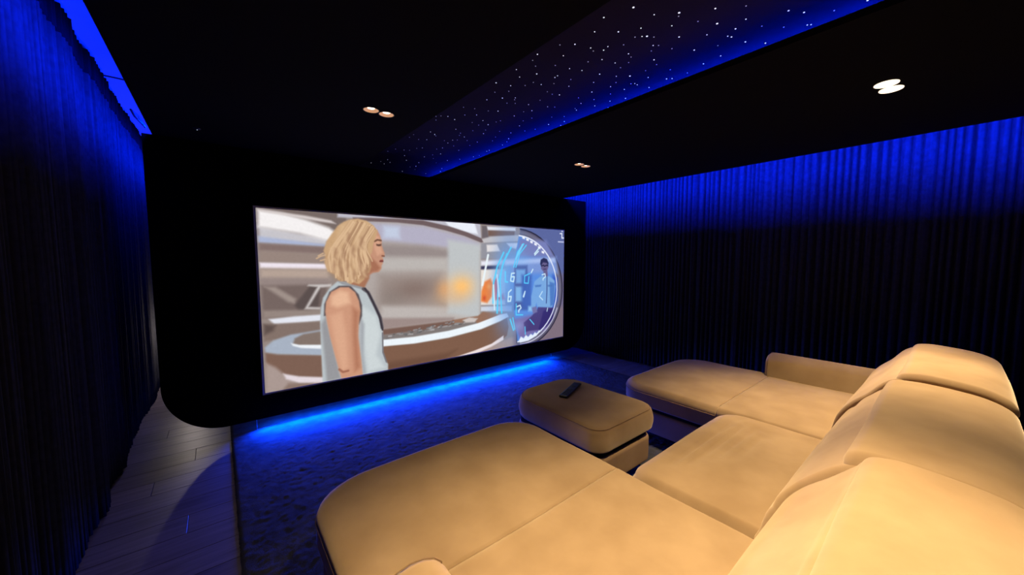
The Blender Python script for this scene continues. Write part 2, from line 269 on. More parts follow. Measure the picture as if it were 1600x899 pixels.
('p',(86,76,80),2,[(.129,.3963),(.1311,.4659),(.1439,.5366),(.1659,.57),(.1943,.5696),(.2139,.5114),(.2217,.4428),(.2208,.3752),(.2125,.323),(.2085,.4318),(.1731,.5432),(.1421,.4832),(.1349,.3949)]),
('p',(206,152,124),2,[(.1323,.4211),(.1351,.478),(.1478,.5361),(.1693,.5618),(.19,.5595),(.2054,.5259),(.2144,.4711),(.2174,.4098),(.2114,.3233),(.2093,.2425),(.2151,.1035),(.2182,-.0017),(.1645,-.0002),(.1591,.0599),(.1503,.1563),(.1413,.2641),(.1353,.3563)]),
('p',(232,184,152),8,[(.1474,.5079),(.168,.5438),(.1885,.5281),(.1929,.4614),(.1615,.441),(.1467,.4567)]),
('p',(220,168,138),8,[(.1432,.393),(.1713,.4128),(.1798,.2785),(.1821,.063),(.1661,.0433),(.1531,.2079)]),
('p',(180,122,96),8,[(.1978,.4339),(.2136,.4039),(.2075,.2702),(.2122,.0495),(.1977,.0286),(.1953,.2469)]),
('l',(165,110,88),2,[(.1601,.0594),(.1687,.0394),(.1818,.0414)]),
('p',(168,116,90),3,[(.1952,.6327),(.2446,.6702),(.2427,.6094),(.2333,.5696),(.2291,.5471),(.2102,.56),(.1933,.5723)]),
('p',(198,146,120),2,[(.2421,.9247),(.2679,.9145),(.2744,.8814),(.2786,.8449),(.2783,.8203),(.2815,.7958),(.2859,.7684),(.2846,.7504),(.2798,.7435),(.2819,.727),(.2783,.7159),(.2805,.7049),(.2768,.6912),(.2754,.6691),(.2694,.6501),(.2527,.6455),(.2413,.6298),(.2345,.6706),(.2403,.7779)]),
('p',(168,112,88),5,[(.2401,.7645),(.262,.7106),(.2732,.6747),(.2648,.6531),(.2527,.6482),(.2413,.6325),(.2358,.684)]),
('p',(216,164,136),4,[(.2596,.8866),(.272,.8743),(.2758,.8065),(.2801,.771),(.2654,.7515),(.2575,.8055)]),
('p',(92,64,54),1.6,[(.2634,.8275),(.2703,.8252),(.2773,.8284),(.2765,.8161),(.2701,.813),(.2644,.8167)]),
('l',(110,76,60),1.4,[(.2591,.8434),(.2672,.8535),(.2764,.8502)]),
('l',(150,84,76),1.2,[(.2737,.7215),(.2795,.7228)]),
('l',(120,60,56),1,[(.2725,.716),(.28,.7159)]),
('l',(130,84,68),1.2,[(.2787,.7517),(.284,.7504)]),
('p',(202,164,124),2,[(.1998,.9708),(.2184,.9791),(.2399,.9694),(.258,.9428),(.2679,.9118),(.264,.8736),(.2567,.8325),(.2514,.7715),(.2456,.7512),(.2441,.7215),(.2487,.6836),(.2431,.6459),(.2342,.641),(.2298,.6036),(.2158,.5754),(.2009,.5901),(.1933,.5697),(.1843,.6046),(.1718,.5953),(.1639,.6089),(.1583,.6401),(.147,.6509),(.1391,.6765),(.1348,.7143),(.1372,.7444),(.1339,.7805),(.1415,.8346),(.1528,.8756),(.1685,.9279),(.184,.9555)]),
('p',(176,136,102),14,[(.141,.7369),(.1666,.8009),(.1917,.7633),(.1847,.6333),(.164,.6153),(.1472,.661)]),
('p',(222,188,148),12,[(.1786,.9293),(.2154,.9604),(.2424,.9446),(.2305,.8704),(.1931,.8669),(.1672,.8391)]),
('p',(170,128,98),10,[(.2125,.7374),(.2401,.7578),(.2447,.6837),(.2299,.6104),(.2109,.6184)]),
('l',(205,168,130),1.3300924969988752,[(.1951,.9554),(.1878,.9284),(.1808,.9017),(.174,.8752),(.1673,.8489),(.1608,.8228),(.155,.7969),(.1504,.7712),(.1474,.7456),(.1462,.7201),(.1466,.6945),(.1479,.6689)]),
('l',(176,138,106),.7219155493578473,[(.1996,.9573),(.1924,.9329),(.1854,.9088),(.1783,.8849),(.171,.8611),(.1637,.8375),(.1572,.8141),(.1523,.791),(.1496,.768),(.1494,.7452),(.151,.7223),(.1535,.6993)]),
('l',(205,168,130),.6436437911222344,[(.1957,.9622),(.1882,.9337),(.1814,.9055),(.1749,.8776),(.1681,.8498),(.161,.8222),(.1537,.7948),(.1472,.7676),(.1424,.7406),(.14,.7138),(.1403,.6869),(.1428,.6599)]),
('l',(222,186,148),.693933052302259,[(.2012,.9641),(.1932,.9351),(.185,.9063),(.1762,.8776),(.1672,.8492),(.1587,.8212),(.1517,.7934),(.1472,.766),(.1454,.7387),(.1462,.7114),(.1482,.6839),(.1499,.6564)]),
('l',(222,186,148),1.346878400979199,[(.2006,.9532),(.1932,.9256),(.1856,.8981),(.1775,.8709),(.1695,.8438),(.1623,.8171),(.1566,.7907),(.1533,.7644),(.1526,.7383),(.1538,.7121),(.1558,.6858),(.1571,.6594)]),
('l',(222,186,148),.5586257420381087,[(.206,.9624),(.198,.9354),(.1902,.9087),(.1822,.8821),(.1743,.8558),(.1667,.8297),(.1601,.8039),(.1551,.7784),(.1522,.753),(.1515,.7277),(.1522,.7023),(.1534,.6768)]),
('l',(205,168,130),.932670667967035,[(.2017,.9567),(.1943,.9293),(.1871,.9022),(.1798,.8752),(.1725,.8485),(.1654,.8219),(.1591,.7957),(.1543,.7696),(.1515,.7437),(.1509,.7178),(.152,.6919),(.1538,.6658)]),
('l',(205,168,130),1.2603928004493166,[(.2076,.9655),(.2003,.938),(.1931,.9107),(.1857,.8836),(.1787,.8568),(.1723,.8302),(.1671,.8038),(.1636,.7776),(.1621,.7516),(.1621,.7256),(.163,.6994),(.1639,.6733)]),
('l',(222,186,148),1.3596619096320497,[(.2068,.9584),(.1987,.9309),(.1906,.9037),(.1823,.8767),(.1743,.85),(.1668,.8235),(.1607,.7974),(.1564,.7714),(.1542,.7456),(.1537,.7198),(.1542,.694),(.1546,.6681)]),
('l',(176,138,106),1.1980427132290958,[(.2116,.9541),(.2035,.9254),(.1954,.897),(.1872,.8688),(.1793,.8408),(.172,.8132),(.166,.7858),(.1618,.7586),(.1595,.7315),(.159,.7045),(.1594,.6773),(.1596,.6502)]),
('l',(222,186,148),.8066664819538,[(.2121,.955),(.2038,.9234),(.1952,.8921),(.1863,.8611),(.1775,.8303),(.1697,.7999),(.1636,.7698),(.1599,.74),(.1586,.7101),(.159,.6802),(.16,.6503),(.16,.6202)]),
('l',(222,186,148),.6597299979544897,[(.2104,.9536),(.2029,.9245),(.1959,.8956),(.189,.867),(.1822,.8386),(.1756,.8104),(.1696,.7824),(.1647,.7546),(.1614,.7269),(.16,.6993),(.1603,.6716),(.1618,.6438)]),
('l',(205,168,130),.9801776672247509,[(.2139,.9528),(.206,.9244),(.1984,.8963),(.1908,.8683),(.1831,.8406),(.1754,.8132),(.1684,.786),(.1628,.759),(.1593,.7322),(.158,.7054),(.1587,.6786),(.1605,.6516)]),
('l',(222,186,148),1.3244624135977918,[(.2145,.9548),(.2069,.9244),(.1993,.8942),(.1918,.8643),(.1844,.8347),(.1775,.8053),(.1717,.7761),(.1675,.7472),(.1651,.7183),(.1646,.6895),(.1653,.6605),(.1662,.6315)]),
('l',(176,138,106),1.2092085948023212,[(.2174,.9639),(.2099,.9302),(.2026,.8968),(.1952,.8637),(.1879,.8308),(.1811,.7982),(.1753,.7658),(.1711,.7336),(.1689,.7015),(.1686,.6693),(.1696,.6371),(.1709,.6046)]),
('l',(205,168,130),1.2670274038043685,[(.2141,.9536),(.207,.9227),(.1998,.892),(.1922,.8615),(.1841,.8312),(.1763,.8011),(.1696,.7714),(.1652,.7419),(.1636,.7125),(.1648,.683),(.1679,.6533),(.1712,.6234)]),
('l',(176,138,106),.6318557262517833,[(.2174,.9552),(.2098,.9244),(.2019,.8939),(.1938,.8636),(.1862,.8335),(.1798,.8038),(.1753,.7744),(.173,.7451),(.1727,.7158),(.1736,.6864),(.1745,.657),(.1741,.6275)]),
('l',(222,186,148),.7450791207228673,[(.2217,.9566),(.214,.9253),(.2059,.8941),(.1974,.8632),(.1891,.8326),(.1819,.8023),(.1769,.7723),(.1744,.7425),(.1743,.7126),(.1759,.6827),(.1777,.6526),(.1781,.6225)]),
('l',(205,168,130),1.1836748627955405,[(.2189,.9536),(.212,.921),(.2048,.8886),(.1974,.8565),(.1902,.8245),(.1838,.7929),(.1791,.7615),(.1765,.7302),(.1761,.6989),(.1774,.6675),(.1794,.636),(.1807,.6043)]),
('l',(222,186,148),1.3509927981053742,[(.2196,.9571),(.2129,.924),(.2059,.8912),(.1986,.8585),(.1912,.826),(.1845,.7939),(.1793,.762),(.1765,.7302),(.1763,.6985),(.1781,.6666),(.181,.6345),(.1834,.6022)]),
('l',(176,138,106),1.235011700915651,[(.219,.9556),(.2117,.9225),(.204,.8897),(.196,.857),(.1882,.8247),(.1816,.7926),(.1769,.7608),(.1747,.7292),(.1748,.6975),(.1765,.6657),(.1784,.6337),(.1791,.6017)]),
('l',(222,186,148),1.2585916284861094,[(.2223,.9542),(.2156,.9206),(.2083,.8871),(.2006,.8538),(.193,.8208),(.1863,.788),(.1816,.7556),(.1796,.7232),(.1802,.6908),(.1828,.6582),(.1859,.6254),(.1878,.5925)]),
('l',(222,186,148),1.2529582532184274,[(.2274,.9502),(.2203,.918),(.2128,.8859),(.2048,.854),(.1966,.8224),(.1889,.791),(.1829,.76),(.1795,.7291),(.1789,.6983),(.1808,.6673),(.1839,.6361),(.1865,.6048)]),
('l',(205,168,130),1.0227607702077153,[(.2267,.9526),(.22,.9215),(.213,.8906),(.2056,.8599),(.1982,.8294),(.1913,.7992),(.1858,.7693),(.1827,.7395),(.1821,.7097),(.1839,.6799),(.1869,.6498),(.1896,.6196)]),
('l',(222,186,148),.6440207610115661,[(.2273,.9512),(.2203,.918),(.2129,.8849),(.2053,.8521),(.198,.8195),(.1917,.7872),(.1871,.7552),(.1848,.7233),(.1848,.6913),(.1863,.6592),(.1883,.627),(.1894,.5947)]),
('l',(176,138,106),.703618336090229,[(.2258,.9514),(.2191,.9209),(.2126,.8907),(.2061,.8606),(.1996,.8307),(.1936,.801),(.1886,.7716),(.1851,.7423),(.1835,.713),(.1838,.6838),(.1855,.6543),(.1877,.6247)]),
('l',(176,138,106),.842268965365526,[(.2276,.9575),(.2205,.9264),(.2129,.8955),(.205,.8648),(.1973,.8343),(.1906,.8042),(.1858,.7743),(.1833,.7446),(.1833,.7149),(.1851,.6851),(.1873,.6551),(.1885,.625)]),
('l',(222,186,148),.8690380832535112,[(.228,.9473),(.2204,.9157),(.2125,.8842),(.2047,.853),(.1975,.8221),(.1915,.7915),(.1874,.7611),(.1852,.7308),(.1847,.7005),(.1851,.6701),(.1855,.6397),(.1847,.6093)]),
('l',(176,138,106),.8054359812735961,[(.2301,.9582),(.2231,.9269),(.2156,.8958),(.208,.8649),(.2013,.8342),(.1961,.8039),(.1932,.7738),(.1927,.7438),(.1939,.7137),(.1957,.6835),(.1967,.6532),(.1958,.6229)]),
('l',(222,186,148),.627901238509252,[(.2341,.9529),(.2274,.92),(.2203,.8872),(.2129,.8547),(.2058,.8224),(.1996,.7903),(.1955,.7586),(.1938,.7269),(.1944,.6952),(.1968,.6633),(.1995,.6312),(.201,.599)]),
('l',(205,168,130),.500852730450544,[(.2359,.945),(.2288,.9141),(.2216,.8833),(.2142,.8528),(.2073,.8225),(.2015,.7925),(.1972,.7627),(.195,.733),(.1947,.7033),(.1958,.6735),(.1971,.6436),(.1977,.6136)]),
('l',(222,186,148),.8885154141412108,[(.2349,.9549),(.2282,.921),(.2215,.8873),(.2145,.8539),(.2078,.8207),(.2017,.7877),(.1971,.755),(.1944,.7223),(.1939,.6897),(.1953,.6569),(.1976,.624),(.1996,.5908)]),
('l',(176,138,106),.7338421886185078,[(.2382,.9512),(.2319,.9178),(.225,.8845),(.2176,.8514),(.2103,.8186),(.204,.786),(.2,.7536),(.1988,.7214),(.2004,.6891),(.2039,.6565),(.2077,.6237),(.21,.5908)]),
('l',(222,186,148),.9292421297833131,[(.2356,.9507),(.2294,.9193),(.2229,.888),(.2164,.8569),(.2105,.8261),(.2057,.7955),(.2027,.765),(.2018,.7347),(.2026,.7042),(.2046,.6737),(.2066,.643),(.2076,.6122)]),
('l',(222,186,148),.9793081865033794,[(.2368,.9502),(.2301,.9176),(.2231,.8852),(.2163,.853),(.2103,.8211),(.206,.7894),(.2037,.7579),(.2034,.7265),(.2045,.6949),(.206,.6632),(.2067,.6315),(.2059,.5997)]),
('l',(205,168,130),.7638694297003564,[(.2401,.9502),(.2332,.9206),(.2258,.8911),(.2181,.8618),(.2107,.8327),(.2044,.8039),(.2002,.7754),(.1985,.747),(.1991,.7186),(.2013,.6901),(.2037,.6615),(.2048,.6328)]),
('l',(205,168,130),.7706207830765299,[(.2401,.9444),(.234,.9158),(.2275,.8874),(.2207,.8591),(.214,.831),(.2083,.8031),(.2044,.7754),(.2029,.7479),(.2038,.7204),(.2065,.6927),(.2099,.6649),(.2123,.637)]),
('l',(205,168,130),1.0317242273631069,[(.2389,.9441),(.2325,.9148),(.226,.8857),(.2195,.8568),(.2133,.8281),(.208,.7995),(.2041,.7712),(.2021,.743),(.2021,.7148),(.2036,.6865),(.2058,.6581),(.2076,.6296)]),
('l',(222,186,148),1.200544398477509,[(.2409,.9381),(.2349,.909),(.2284,.88),(.2218,.8511),(.2158,.8225),(.2112,.7942),(.2086,.766),(.2084,.7378),(.2101,.7096),(.213,.6812),(.2155,.6527),(.2166,.6242)]),
('l',(222,186,148),.8526791215993119,[(.2436,.9411),(.2374,.9105),(.2309,.88),(.2237,.8497),(.2166,.8196),(.2102,.7898),(.2057,.7602),(.2038,.7307),(.2048,.7012),(.208,.6715),(.2121,.6415),(.2153,.6114)]),
('l',(205,168,130),.889538090854148,[(.2418,.937),(.2348,.9074),(.2274,.8779),(.2202,.8487),(.2139,.8197),(.2092,.791),(.2066,.7624),(.206,.7339),(.2068,.7054),(.208,.6768),(.2085,.6481),(.2074,.6194)]),
('l',(176,138,106),.7976633055817357,[(.247,.9456),(.2403,.9168),(.2333,.888),(.2263,.8595),(.2201,.8313),(.2152,.8032),(.2123,.7754),(.2113,.7476),(.2121,.7199),(.2136,.692),(.215,.664),(.215,.636)]),
('l',(205,168,130),1.097241264938932,[(.2474,.9454),(.2403,.9158),(.2331,.8864),(.2261,.8572),(.2199,.8282),(.2152,.7996),(.2124,.771),(.2114,.7426),(.2117,.7141),(.2125,.6856),(.2129,.657),(.2121,.6284)]),
('l',(205,168,130),.6973088983677324,[(.2493,.932),(.2426,.9072),(.2354,.8826),(.2286,.8582),(.2231,.834),(.2197,.8101),(.2186,.7864),(.2195,.7627),(.2214,.739),(.2229,.7151),(.2229,.6912),(.2206,.6674)]),
('l',(222,186,148),1.0495507453885484,[(.2487,.9421),(.2424,.9133),(.2358,.8847),(.229,.8562),(.2224,.8279),(.2167,.7999),(.2128,.7721),(.2112,.7444),(.212,.7167),(.2144,.6889),(.2175,.6609),(.2197,.6328)]),
('l',(222,186,148),.5518051208108141,[(.2491,.942),(.2422,.9158),(.2348,.8897),(.2275,.8639),(.2214,.8383),(.2171,.813),(.2151,.7879),(.2153,.7629),(.2169,.7378),(.2187,.7126),(.2193,.6874),(.2178,.6622)]),
('l',(176,138,106),.9406217859541073,[(.2518,.9398),(.2456,.9146),(.2388,.8895),(.2316,.8645),(.2248,.8398),(.2196,.8154),(.2168,.7911),(.2169,.767),(.2195,.7429),(.2233,.7187),(.2267,.6943),(.228,.6698)]),
('l',(176,138,106),1.3193802866918878,[(.2471,.9302),(.2409,.9051),(.2341,.8801),(.2274,.8553),(.2216,.8307),(.2177,.8063),(.216,.7821),(.2166,.758),(.2187,.7338),(.2213,.7096),(.2229,.6852),(.2224,.6608)]),
('l',(176,138,106),.6204027654768969,[(.2495,.931),(.2435,.9058),(.2372,.8808),(.2308,.8559),(.225,.8312),(.2206,.8067),(.2182,.7824),(.2179,.7581),(.2194,.7339),(.2219,.7096),(.2242,.6851),(.2252,.6606)]),
('l',(222,186,148),1.1011578942265479,[(.2537,.9351),(.2482,.9104),(.2424,.8859),(.2366,.8615),(.2311,.8373),(.2267,.8133),(.224,.7894),(.2234,.7657),(.2247,.7419),(.2273,.7181),(.2304,.6941),(.2328,.67)]),
('l',(222,186,148),1.216817224604132,[(.2537,.9327),(.2481,.9095),(.2422,.8864),(.2367,.8635),(.2323,.8408),(.2295,.8182),(.2285,.7958),(.2292,.7735),(.231,.7511),(.233,.7286),(.2343,.706),(.2343,.6835)]),
('l',(222,186,148),.6044699965074614,[(.2511,.932),(.2459,.9086),(.24,.8852),(.2343,.862),(.2298,.839),(.2275,.8163),(.2279,.7937),(.2307,.7711),(.2349,.7484),(.2389,.7256),(.2412,.7026),(.2406,.6797)]),
('l',(222,186,148),.7999385724774449,[(.2572,.9314),(.2516,.9098),(.2454,.8883),(.2391,.867),(.2335,.8458),(.2295,.8248),(.2278,.8041),(.2286,.7835),(.2315,.7628),(.2352,.7421),(.2383,.7212),(.2394,.7003)]),
('l',(205,168,130),.8900550489509298,[(.2552,.9296),(.25,.9075),(.2441,.8855),(.2382,.8636),(.2333,.842),(.2304,.8206),(.2302,.7993),(.2324,.7781),(.2363,.7569),(.2405,.7355),(.2433,.714),(.2435,.6924)]),
('l',(222,186,148),.5298490313269761,[(.2575,.9223),(.2525,.9022),(.2472,.8822),(.2418,.8622),(.2367,.8424),(.2328,.8228),(.2307,.8033),(.2307,.784),(.2328,.7646),(.2364,.7452),(.2402,.7257),(.2431,.7061)]),
('l',(176,138,106),1.3007991965200394,[(.2605,.9223),(.2551,.9038),(.2491,.8853),(.2431,.8669),(.2381,.8488),(.2349,.8308),(.2341,.8131),(.2357,.7954),(.239,.7777),(.2427,.76),(.2454,.7421),(.2459,.7242)]),
('l',(222,186,148),.8470917327852906,[(.2586,.9254),(.2532,.906),(.247,.8865),(.2405,.8672),(.2344,.848),(.2299,.8291),(.2279,.8103),(.2286,.7917),(.2319,.7732),(.2364,.7546),(.2404,.7358),(.2424,.717)]),
('l',(222,186,148),.9338323340320765,[(.2581,.9213),(.2521,.9016),(.2461,.882),(.2407,.8626),(.2368,.8435),(.2345,.8245),(.2339,.8056),(.2345,.7868),(.2356,.768),(.2363,.7491),(.2361,.7301),(.2348,.7112)]),
('l',(176,138,106),1.350863936844263,[(.2597,.9108),(.2545,.8906),(.249,.8704),(.2441,.8505),(.2403,.8306),(.2383,.811),(.2382,.7915),(.2397,.772),(.242,.7524),(.2443,.7328),(.2456,.7131),(.2455,.6933)]),
('l',(222,186,148),.5224372924659256,[(.2602,.9126),(.2556,.8944),(.2507,.8762),(.2457,.8582),(.2413,.8402),(.2382,.8225),(.237,.8048),(.2381,.7873),(.2411,.7698),(.2452,.7522),(.2493,.7345),(.2521,.7167)]),
('p',(220,184,146),7,[(.1466,.7218),(.1542,.7014),(.1499,.6761),(.1555,.653),(.1487,.6635),(.1447,.689)]),
('p',(166,126,98),7,[(.1574,.7167),(.1606,.6937),(.1563,.6708),(.1595,.6528),(.1552,.6683),(.1551,.6938)]),
('p',(220,184,146),7,[(.1625,.686),(.1703,.6652),(.1659,.6396),(.1716,.616),(.1647,.6268),(.1605,.6528)]),
('p',(166,126,98),7,[(.1735,.6805),(.1768,.6571),(.1724,.6341),(.1757,.6157),(.1713,.6316),(.1712,.6574)]),
('p',(220,184,146),7,[(.1782,.7217),(.1862,.7009),(.1817,.6751),(.1876,.6514),(.1805,.6621),(.1762,.6882)]),
('p',(166,126,98),7,[(.1895,.7165),(.1928,.693),(.1883,.6696),(.1917,.6512),(.1873,.6671),(.1871,.6931)]),
('p',(220,184,146),7,[(.193,.6695),(.2012,.6481),(.1966,.6221),(.2026,.5979),(.1954,.609),(.191,.6355)]),
('p',(166,126,98),7,[(.2046,.6638),(.208,.6398),(.2034,.6163),(.2069,.5975),(.2023,.6137),(.2021,.6401)]),
('p',(220,184,146),7,[(.2096,.7216),(.218,.7004),(.2133,.674),(.2195,.6498),(.212,.6608),(.2076,.6874)]),
('p',(166,126,98),7,[(.2214,.7163),(.2249,.6923),(.2202,.6684),(.2238,.6496),(.2191,.6658),(.2189,.6924)]),
('p',(220,184,146),7,[(.2255,.6949),(.234,.6733),(.2293,.6467),(.2356,.6221),(.228,.6333),(.2234,.6603)]),
('p',(166,126,98),7,[(.2375,.6893),(.2411,.665),(.2364,.6409),(.24,.6218),(.2352,.6383),(.235,.6652)]),
('p',(220,184,146),7,[(.1706,.7921),(.1784,.7719),(.174,.7461),(.1798,.723),(.1728,.7333),(.1686,.7589)]),
('p',(166,126,98),7,[(.1817,.7875),(.185,.7644),(.1805,.7411),(.1839,.723),(.1795,.7385),(.1793,.7642)]),
('p',(220,184,146),7,[(.1925,.819),(.2006,.7987),(.196,.7725),(.202,.7491),(.1948,.7594),(.1905,.7853)]),
('p',(166,126,98),7,[(.204,.8145),(.2074,.7912),(.2028,.7675),(.2063,.7492),(.2017,.7648),(.2015,.7909)]),
('p',(220,184,146),7,[(.1507,.7975),(.1583,.7776),(.154,.7522),(.1596,.7294),(.1528,.7395),(.1487,.7647)]),
('p',(166,126,98),7,[(.1615,.793),(.1647,.7702),(.1604,.7472),(.1636,.7294),(.1593,.7447),(.1592,.7701)]),
('p',(220,184,146),7,[(.2142,.8663),(.2225,.846),(.2179,.8193),(.2241,.7959),(.2166,.8061),(.2122,.8321)]),
('p',(166,126,98),7,[(.226,.8621),(.2295,.8386),(.2248,.8144),(.2284,.7961),(.2237,.8117),(.2235,.8381)]),
('p',(220,184,146),7,[(.1831,.889),(.1911,.8693),(.1866,.8431),(.1925,.8203),(.1854,.8302),(.1811,.8555)]),
('p',(166,126,98),7,[(.1944,.8851),(.1978,.8621),(.1933,.8385),(.1967,.8206),(.1922,.8358),(.192,.8616)]),
('l',(205,172,140),.9,[(.1179,.7342),(.1267,.7467),(.1373,.7544)]),
('l',(205,172,140),.9,[(.1219,.7491),(.1327,.7643)]),
('l',(205,172,140),.9,[(.1263,.7218),(.137,.7293)]),
('p',(150,150,154),2,[(.1637,.5986),(.1738,.5925),(.1944,.5775),(.221,.5588),(.233,.5467),(.2262,.5393),(.1995,.5611),(.1737,.5795)]),
('l',(90,84,90),3.2,[(.2263,.5447),(.2382,.5216),(.2504,.4582),(.2596,.408),(.2694,.3501),(.2733,.2857)]),
('l',(60,54,62),1.6,[(.2308,.5469),(.2414,.5075),(.2542,.4368),(.2666,.3647),(.2744,.2713)]),
('l',(120,118,124),1.2,[(.2741,.2501),(.2738,.1223),(.2827,.0543)]),
]
